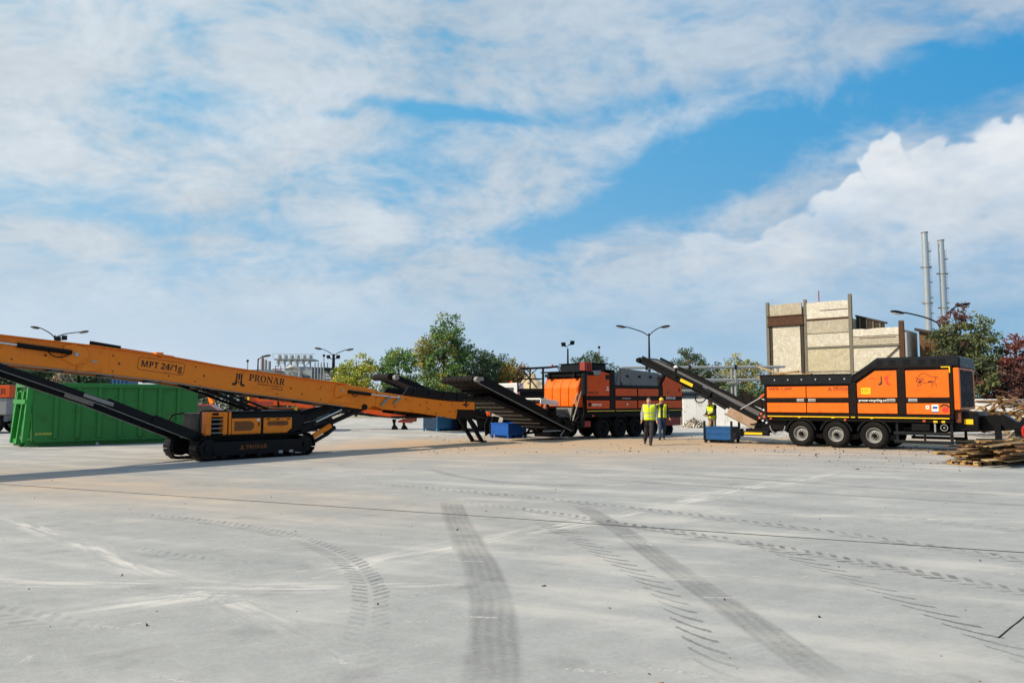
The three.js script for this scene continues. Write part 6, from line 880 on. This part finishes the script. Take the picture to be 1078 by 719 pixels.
// ---------------------------------------------------------------- people
function surface(f, lo, hi, cell) { // naive surface nets of f < 0
  const n = [0, 1, 2].map((k) => Math.ceil((hi[k] - lo[k]) / cell) + 1), [nx, ny, nz] = n, val = new Float32Array(nx * ny * nz), id = (i, j, k) => i + nx * (j + ny * k);
  for (let k = 0; k < nz; k++) for (let j = 0; j < ny; j++) for (let i = 0; i < nx; i++) val[id(i, j, k)] = f(lo[0] + i * cell, lo[1] + j * cell, lo[2] + k * cell);
  const vi = new Int32Array(nx * ny * nz).fill(-1), pos = [], idx = [];
  const E = []; for (let a = 0; a < 8; a++) for (const b of [1, 2, 4]) if (!(a & b)) E.push([a, a | b]);
  for (let k = 0; k < nz - 1; k++) for (let j = 0; j < ny - 1; j++) for (let i = 0; i < nx - 1; i++) {
    const v = []; let m = 0; for (let c = 0; c < 8; c++) { v[c] = val[id(i + (c & 1), j + ((c >> 1) & 1), k + ((c >> 2) & 1))]; if (v[c] < 0) m |= 1 << c; }
    if (m === 0 || m === 255) continue;
    let x = 0, y = 0, z = 0, q = 0; for (const [a, b] of E) if ((v[a] < 0) !== (v[b] < 0)) { const t = v[a] / (v[a] - v[b]); x += lerp(a & 1, b & 1, t); y += lerp((a >> 1) & 1, (b >> 1) & 1, t); z += lerp((a >> 2) & 1, (b >> 2) & 1, t); q++; }
    vi[id(i, j, k)] = pos.length / 3; pos.push(lo[0] + (i + x / q) * cell, lo[1] + (j + y / q) * cell, lo[2] + (k + z / q) * cell);
  }
  const st = [1, nx, nx * ny];
  for (let k = 1; k < nz - 1; k++) for (let j = 1; j < ny - 1; j++) for (let i = 1; i < nx - 1; i++) { const a = id(i, j, k); for (let d = 0; d < 3; d++) { const b = a + st[d]; if ((val[a] < 0) === (val[b] < 0)) continue; const u = st[(d + 1) % 3], w = st[(d + 2) % 3], q = [vi[a - u - w], vi[a - w], vi[a], vi[a - u]]; if (q.some((t) => t < 0)) continue; if (val[a] < 0) idx.push(q[0], q[1], q[2], q[0], q[2], q[3]); else idx.push(q[0], q[2], q[1], q[0], q[3], q[2]); } }
  const g = new THREE.BufferGeometry(); g.setAttribute('position', new THREE.Float32BufferAttribute(pos, 3)); g.setIndex(idx); g.computeVertexNormals(); return g;
}
const cap = (a, b, ra, rb) => { const d = [b[0] - a[0], b[1] - a[1], b[2] - a[2]], l2 = d[0] ** 2 + d[1] ** 2 + d[2] ** 2 || 1e-9; return (x, y, z) => { const px = x - a[0], py = y - a[1], pz = z - a[2], h = clamp((px * d[0] + py * d[1] + pz * d[2]) / l2), qx = px - d[0] * h, qy = py - d[1] * h, qz = pz - d[2] * h; return Math.sqrt(qx * qx + qy * qy + qz * qz) - (ra + (rb - ra) * h); }; };
const ell = (c, r) => (x, y, z) => { const a = (x - c[0]) / r[0], b = (y - c[1]) / r[1], d = (z - c[2]) / r[2], k = Math.sqrt(a * a + b * b + d * d); return (k - 1) * Math.min(...r); };
const blend = (fs, k) => (x, y, z) => { let d = fs[0](x, y, z); for (let i = 1; i < fs.length; i++) { const b = fs[i](x, y, z), h = Math.max(k - Math.abs(d - b), 0) / k; d = Math.min(d, b) - h * h * k * 0.25; } return d; };
const cut = (f, g) => (x, y, z) => Math.max(f(x, y, z), g(x, y, z));
function person(label, pos, turn, J, C) {
  const s = thing('person', label, 'person', pos, turn);
  const skin = plain(C.skin || '#b98a6e', 0.6), cell = 0.016;
  const torso = [ell([J.hip[0], J.hip[1] + 0.03, J.hip[2]], [0.165, 0.13, 0.115]), ell([lerp(J.hip[0], J.chest[0], 0.5), lerp(J.hip[1], J.chest[1], 0.5), lerp(J.hip[2], J.chest[2], 0.5)], [0.15, 0.2, 0.108]), ell(J.chest, [0.175, 0.17, 0.118]), cap([J.shL[0] * 0.8, J.shL[1], J.shL[2]], [J.shR[0] * 0.8, J.shR[1], J.shR[2]], 0.068, 0.068)];
  const neck = cap([J.chest[0], J.chest[1] + 0.14, J.chest[2] - 0.005], [J.head[0], J.head[1] - 0.09, J.head[2] - 0.015], 0.06, 0.052);
  const arm = (q) => [cap(J['sh' + q], J['el' + q], 0.056, 0.044), cap(J['el' + q], J['wr' + q], 0.043, 0.029)];
  const leg = (q) => [cap(J['hp' + q], J['kn' + q], 0.088, 0.058), cap(J['kn' + q], J['an' + q], 0.056, 0.038)];
  const all = blend([...torso, neck, ...arm('L'), ...arm('R'), ...leg('L'), ...leg('R')], 0.05);
  // head with jaw, nose, ears, brow
  const h = J.head, ht = J.turn || 0, cs = Math.cos(ht), sn = Math.sin(ht), hd = (x, y, z) => [h[0] + x * cs + z * sn, h[1] + y, h[2] - x * sn + z * cs];
  const headF = blend([ell(h, [0.076, 0.115, 0.096]), ell(hd(0, -0.06, 0.022), [0.056, 0.062, 0.066]), cap(hd(0, 0.0, 0.09), hd(0, -0.03, 0.112), 0.011, 0.016), ell(hd(0.078, -0.012, -0.008), [0.012, 0.032, 0.02]), ell(hd(-0.078, -0.012, -0.008), [0.012, 0.032, 0.02]), cap(hd(-0.035, 0.022, 0.082), hd(0.035, 0.022, 0.082), 0.011, 0.011), cap(hd(-0.02, -0.068, 0.084), hd(0.02, -0.068, 0.084), 0.008, 0.008), cap([h[0], h[1] - 0.08, h[2] - 0.02], [J.chest[0], J.chest[1] + 0.16, J.chest[2]], 0.052, 0.058)], 0.022);
  const geos = [surface(all, [-0.7, -0.02, -0.7], [0.7, h[1] - 0.02, 0.75], 0.02), surface(headF, [h[0] - 0.13, h[1] - 0.17, h[2] - 0.14], [h[0] + 0.13, h[1] + 0.14, h[2] + 0.15], 0.007)];
  for (const q of ['L', 'R']) { // hand: palm, four fingers and a thumb
    const w = V(...J['wr' + q]), e = V(...J['el' + q]), d = w.clone().sub(e).normalize(), side = V(...(J['palm' + q] || [0, 0, 1])).cross(d).normalize(), nrm = d.clone().cross(side).normalize(), P = (a, b, c) => w.clone().addScaledVector(d, a).addScaledVector(side, b).addScaledVector(nrm, c).toArray();
    const fs = [cap(P(0, 0, 0), P(0.03, 0, 0), 0.026, 0.03), cap(P(0.035, -0.018, 0), P(0.085, -0.024, 0), 0.017, 0.016), cap(P(0.035, 0.018, 0), P(0.085, 0.024, 0), 0.017, 0.016), cap(P(0.05, 0, 0), P(0.088, 0, 0), 0.018, 0.016)];
    [[-0.03, 0.058], [-0.01, 0.072], [0.011, 0.068], [0.031, 0.05]].forEach(([b, l]) => { fs.push(cap(P(0.085, b, 0), P(0.085 + l * 0.55, b * 1.08, -0.012), 0.0095, 0.009), cap(P(0.085 + l * 0.55, b * 1.08, -0.012), P(0.085 + l * 0.9, b * 1.08, -0.04), 0.009, 0.0075)); });
    fs.push(cap(P(0.02, 0.025, -0.005), P(0.06, 0.05, -0.022), 0.014, 0.011), cap(P(0.06, 0.05, -0.022), P(0.09, 0.05, -0.04), 0.011, 0.008));
    const c = P(0.08, 0, -0.01); geos.push(surface(blend(fs, 0.008), c.map((v) => v - 0.12), c.map((v) => v + 0.12), 0.0055));
  }
  mesh('body', geos, skin, s);
  const off = (f, k) => (x, y, z) => f(x, y, z) - k;
  const arms = (q, from) => { const e = J['el' + q], w = J['wr' + q], m = from; return [cap(J['sh' + q], e, 0.064, 0.053), cap(e, [lerp(e[0], w[0], m), lerp(e[1], w[1], m), lerp(e[2], w[2], m)], 0.053, 0.042)]; };
  const hy = J.hip[1], top = J.chest[1] + 0.17;
  const shirt = cut(off(blend([...torso.map((t) => off(t, 0.006)), ...arms('L', C.sleeve ?? 0.95), ...arms('R', C.sleeve ?? 0.95), cap([J.chest[0], J.chest[1] + 0.1, J.chest[2]], [J.chest[0], top, J.chest[2]], 0.1, 0.07)], 0.05), 0.008), (x, y) => Math.max((hy - 0.03) - y, Math.abs(x) < 0.12 ? y - top - 0.02 : -1));
  mesh('shirt', surface(shirt, [-0.7, 0.55, -0.65], [0.7, 1.78, 0.75], cell), plain(C.shirt, 0.9), s);
  const legs = (q) => { const k = J['kn' + q], a = J['an' + q]; return [cap(J['hp' + q], k, 0.1, 0.074), cap(k, [lerp(k[0], a[0], 0.93), lerp(k[1], a[1], 0.93), lerp(k[2], a[2], 0.93)], 0.074, 0.066)]; };
  mesh('trousers', surface(cut(blend([ell([J.hip[0], hy + 0.02, J.hip[2]], [0.182, 0.14, 0.132]), ...legs('L'), ...legs('R')], 0.06), (x, y) => y - (hy + 0.09)), [-0.5, 0.02, -0.75], [0.5, hy + 0.14, 0.8], cell), plain(C.trousers, 0.9), s);
  for (const q of ['L', 'R']) { const a = J['an' + q], d = J['toe' + q], heel = [a[0] - d[0] * 0.06, a[1] - 0.045, a[2] - d[2] * 0.06], toe = [a[0] + d[0] * 0.17, a[1] - 0.05 + (d[1] || 0) * 0.17, a[2] + d[2] * 0.17]; mesh('shoe', surface(blend([cap(heel, toe, 0.044, 0.036), cap(a, [a[0] + d[0] * 0.05, a[1] - 0.05, a[2] + d[2] * 0.05], 0.05, 0.05)], 0.03), a.map((v) => v - 0.28), a.map((v) => v + 0.28), 0.014), plain(C.shoes || '#1b1817', 0.6), s); }
  // hi-vis vest, open or closed at the front, with reflective bands
  const bare = blend(torso.map((t) => off(t, 0.012)), 0.05), fx = J.chest[0], gap = C.open ? 0.055 : 0.006, armhole = (x, y, z) => 0.075 - Math.min(...['L', 'R'].map((q) => Math.hypot(x - J['sh' + q][0] * 1.06, y - J['sh' + q][1] + 0.02, z - J['sh' + q][2]) - 0.0));
  const vShape = (x, y, z) => { const v = gap + Math.max(0, y - (J.chest[1] + 0.02)) * 0.32; return (z > J.chest[2] ? v - Math.abs(x - fx) : -1); };
  const inside = (k, lo, hi) => (x, y, z) => Math.max(bare(x, y, z) - k, Math.max(lo - y, y - hi), vShape(x, y, z), armhole(x, y, z));
  const vest = mesh('vest', surface(inside(0.024, hy - 0.02, J.chest[1] + 0.18), [-0.3, hy - 0.1, -0.3], [0.3, 1.62, 0.35], 0.011), plain('#cfe314', 0.75), s);
  const silver = plain('#aeb4a8', 0.35, 0.2); for (const y of [hy + 0.1, hy + 0.23]) mesh('reflective_band', surface(inside(0.031, y, y + 0.045), [-0.3, y - 0.06, -0.3], [0.3, y + 0.1, 0.35], 0.01), silver, vest);
  if (C.helmet) { const up = surface(cut(off(ell([h[0], h[1] + 0.03, h[2]], [0.095, 0.105, 0.115]), 0.01), (x, y) => h[1] + 0.035 - y), [h[0] - 0.2, h[1] - 0.05, h[2] - 0.2], [h[0] + 0.2, h[1] + 0.2, h[2] + 0.2], 0.008), brim = surface(ell(hd(0, 0.035, 0.03), [0.115, 0.012, 0.145]), [h[0] - 0.2, h[1] - 0.02, h[2] - 0.2], [h[0] + 0.2, h[1] + 0.1, h[2] + 0.24], 0.007); mesh('helmet', [up, brim], plain(C.helmet, 0.35), s); }
  else mesh('hair', surface(cut(off(ell(hd(0, 0.02, -0.012), [0.079, 0.106, 0.098]), 0.008), (x, y, z) => { const [px, py, pz] = [(x - h[0]) * cs - (z - h[2]) * sn, y - h[1], (x - h[0]) * sn + (z - h[2]) * cs]; return Math.max(-0.09 - py, pz > 0.02 ? 0.062 - py : -0.5, Math.abs(px) > 0.06 ? -0.03 - py : -1); }), [h[0] - 0.16, h[1] - 0.14, h[2] - 0.16], [h[0] + 0.16, h[1] + 0.18, h[2] + 0.16], 0.008), plain(C.hair || '#2a211b', 0.8), s);
  mesh('eyes', [-0.03, 0.03].map((x) => new THREE.SphereGeometry(0.009, 8, 6).translate(...hd(x, 0.004, 0.088))), M.ink, s);
  return s;
}
person('person in grey shirt and yellow hi-vis vest striding ahead with dark trousers', [5.15, 0, -28.6], rad(-8), {
  hip: [0, 0.95, 0], chest: [0, 1.33, 0.02], head: [-0.01, 1.655, 0.05], turn: -0.15, shL: [-0.19, 1.45, 0.0], shR: [0.19, 1.45, 0.02], elL: [-0.25, 1.17, -0.05], elR: [0.26, 1.17, 0.0], wrL: [-0.28, 0.93, 0.08], wrR: [0.27, 0.92, 0.05], palmL: [1, 0, 0], palmR: [-1, 0, 0],
  hpL: [-0.09, 0.92, 0], hpR: [0.09, 0.92, 0], knL: [-0.11, 0.52, -0.08], anL: [-0.15, 0.15, -0.42], toeL: [-0.1, -0.25, 1], knR: [0.07, 0.53, 0.18], anR: [0.02, 0.10, 0.36], toeR: [-0.05, 0.1, 1] }, { shirt: '#8d939b', trousers: '#24242a', hair: '#3a322c', shoes: '#3a211a' });
person('person in yellow helmet and open hi-vis vest holding a hand to the ear', [6.42, 0, -32.7], rad(-6), {
  hip: [0, 0.95, 0], chest: [0, 1.33, 0.0], head: [0.0, 1.65, 0.03], turn: -0.25, shL: [-0.19, 1.45, 0.0], shR: [0.19, 1.45, 0.0], elL: [-0.33, 1.25, 0.12], elR: [0.27, 1.18, -0.03], wrL: [-0.15, 1.47, 0.15], wrR: [0.32, 0.93, 0.04], palmL: [1, 0, -0.4], palmR: [-1, 0, 0],
  hpL: [-0.09, 0.92, 0], hpR: [0.09, 0.92, 0], knL: [-0.08, 0.53, 0.2], anL: [-0.13, 0.10, 0.42], toeL: [-0.1, 0.15, 1], knR: [0.1, 0.51, -0.04], anR: [0.1, 0.13, -0.32], toeR: [0.05, -0.25, 1] }, { shirt: '#232833', trousers: '#23344d', helmet: '#f0c010', open: true, sleeve: 0.9 });
person('person in dark jacket and hi-vis vest standing behind the blue crate looking down', [8.34, 0, -31.75], rad(-66), {
  hip: [0, 0.94, 0], chest: [0, 1.31, 0.02], head: [0, 1.61, 0.09], turn: 0, shL: [-0.19, 1.42, 0.02], shR: [0.19, 1.42, 0.02], elL: [-0.23, 1.14, 0.06], elR: [0.23, 1.14, 0.06], wrL: [-0.1, 1.06, 0.28], wrR: [0.1, 1.05, 0.28], palmL: [0, -1, 0.3], palmR: [0, -1, 0.3],
  hpL: [-0.09, 0.92, 0], hpR: [0.09, 0.92, 0], knL: [-0.1, 0.5, 0.12], anL: [-0.11, 0.1, 0.16], toeL: [-0.1, 0, 1], knR: [0.1, 0.5, -0.02], anR: [0.11, 0.1, -0.2], toeR: [0.1, 0, 1] }, { shirt: '#1f2126', trousers: '#a8977c', hair: '#1c1715' });

// ---------------------------------------------------------------- crumbs of wood and stone on the concrete
{
  const r = rng(19), geo = new THREE.IcosahedronGeometry(0.5, 0), n = 1150, m = new THREE.InstancedMesh(geo, new THREE.MeshStandardMaterial({ roughness: 0.95 }), n), o = new THREE.Object3D(), cs = ['#2c2926', '#4a433b', '#7b6a52', '#988a74', '#3a342e'].map((c) => new THREE.Color(c));
  for (let i = 0; i < n; i++) {
    const k = r(); let x, z, s; if (k < 0.1) { z = -4 - r() * 18; x = (r() - 0.5) * 1.5 * -z; s = 0.008 + 0.022 * r() * r(); } else if (k < 0.75) { z = -24 - r() * 14; x = -4 + r() * 20; s = 0.015 + 0.05 * r() * r(); } else { z = -18 - r() * 10; x = 8 + r() * 7; s = 0.012 + 0.05 * r() * r(); }
    o.position.set(x, s * 0.12, z); o.rotation.set(r() * 6, r() * 6, r() * 6); o.scale.set(s * (1 + 2 * r()), s * 0.5, s); o.updateMatrix(); m.setMatrixAt(i, o.matrix); m.setColorAt(i, cs[Math.floor(r() * cs.length)]);
  }
  m.name = 'debris'; tag(m, 'scattered crumbs of wood and stone on the concrete', 'debris', null, 'stuff'); scene.add(m);
}
scene.traverse((o) => { if (o.isMesh) { o.castShadow = true; o.receiveShadow = true; } });
renderer.render(scene, camera);
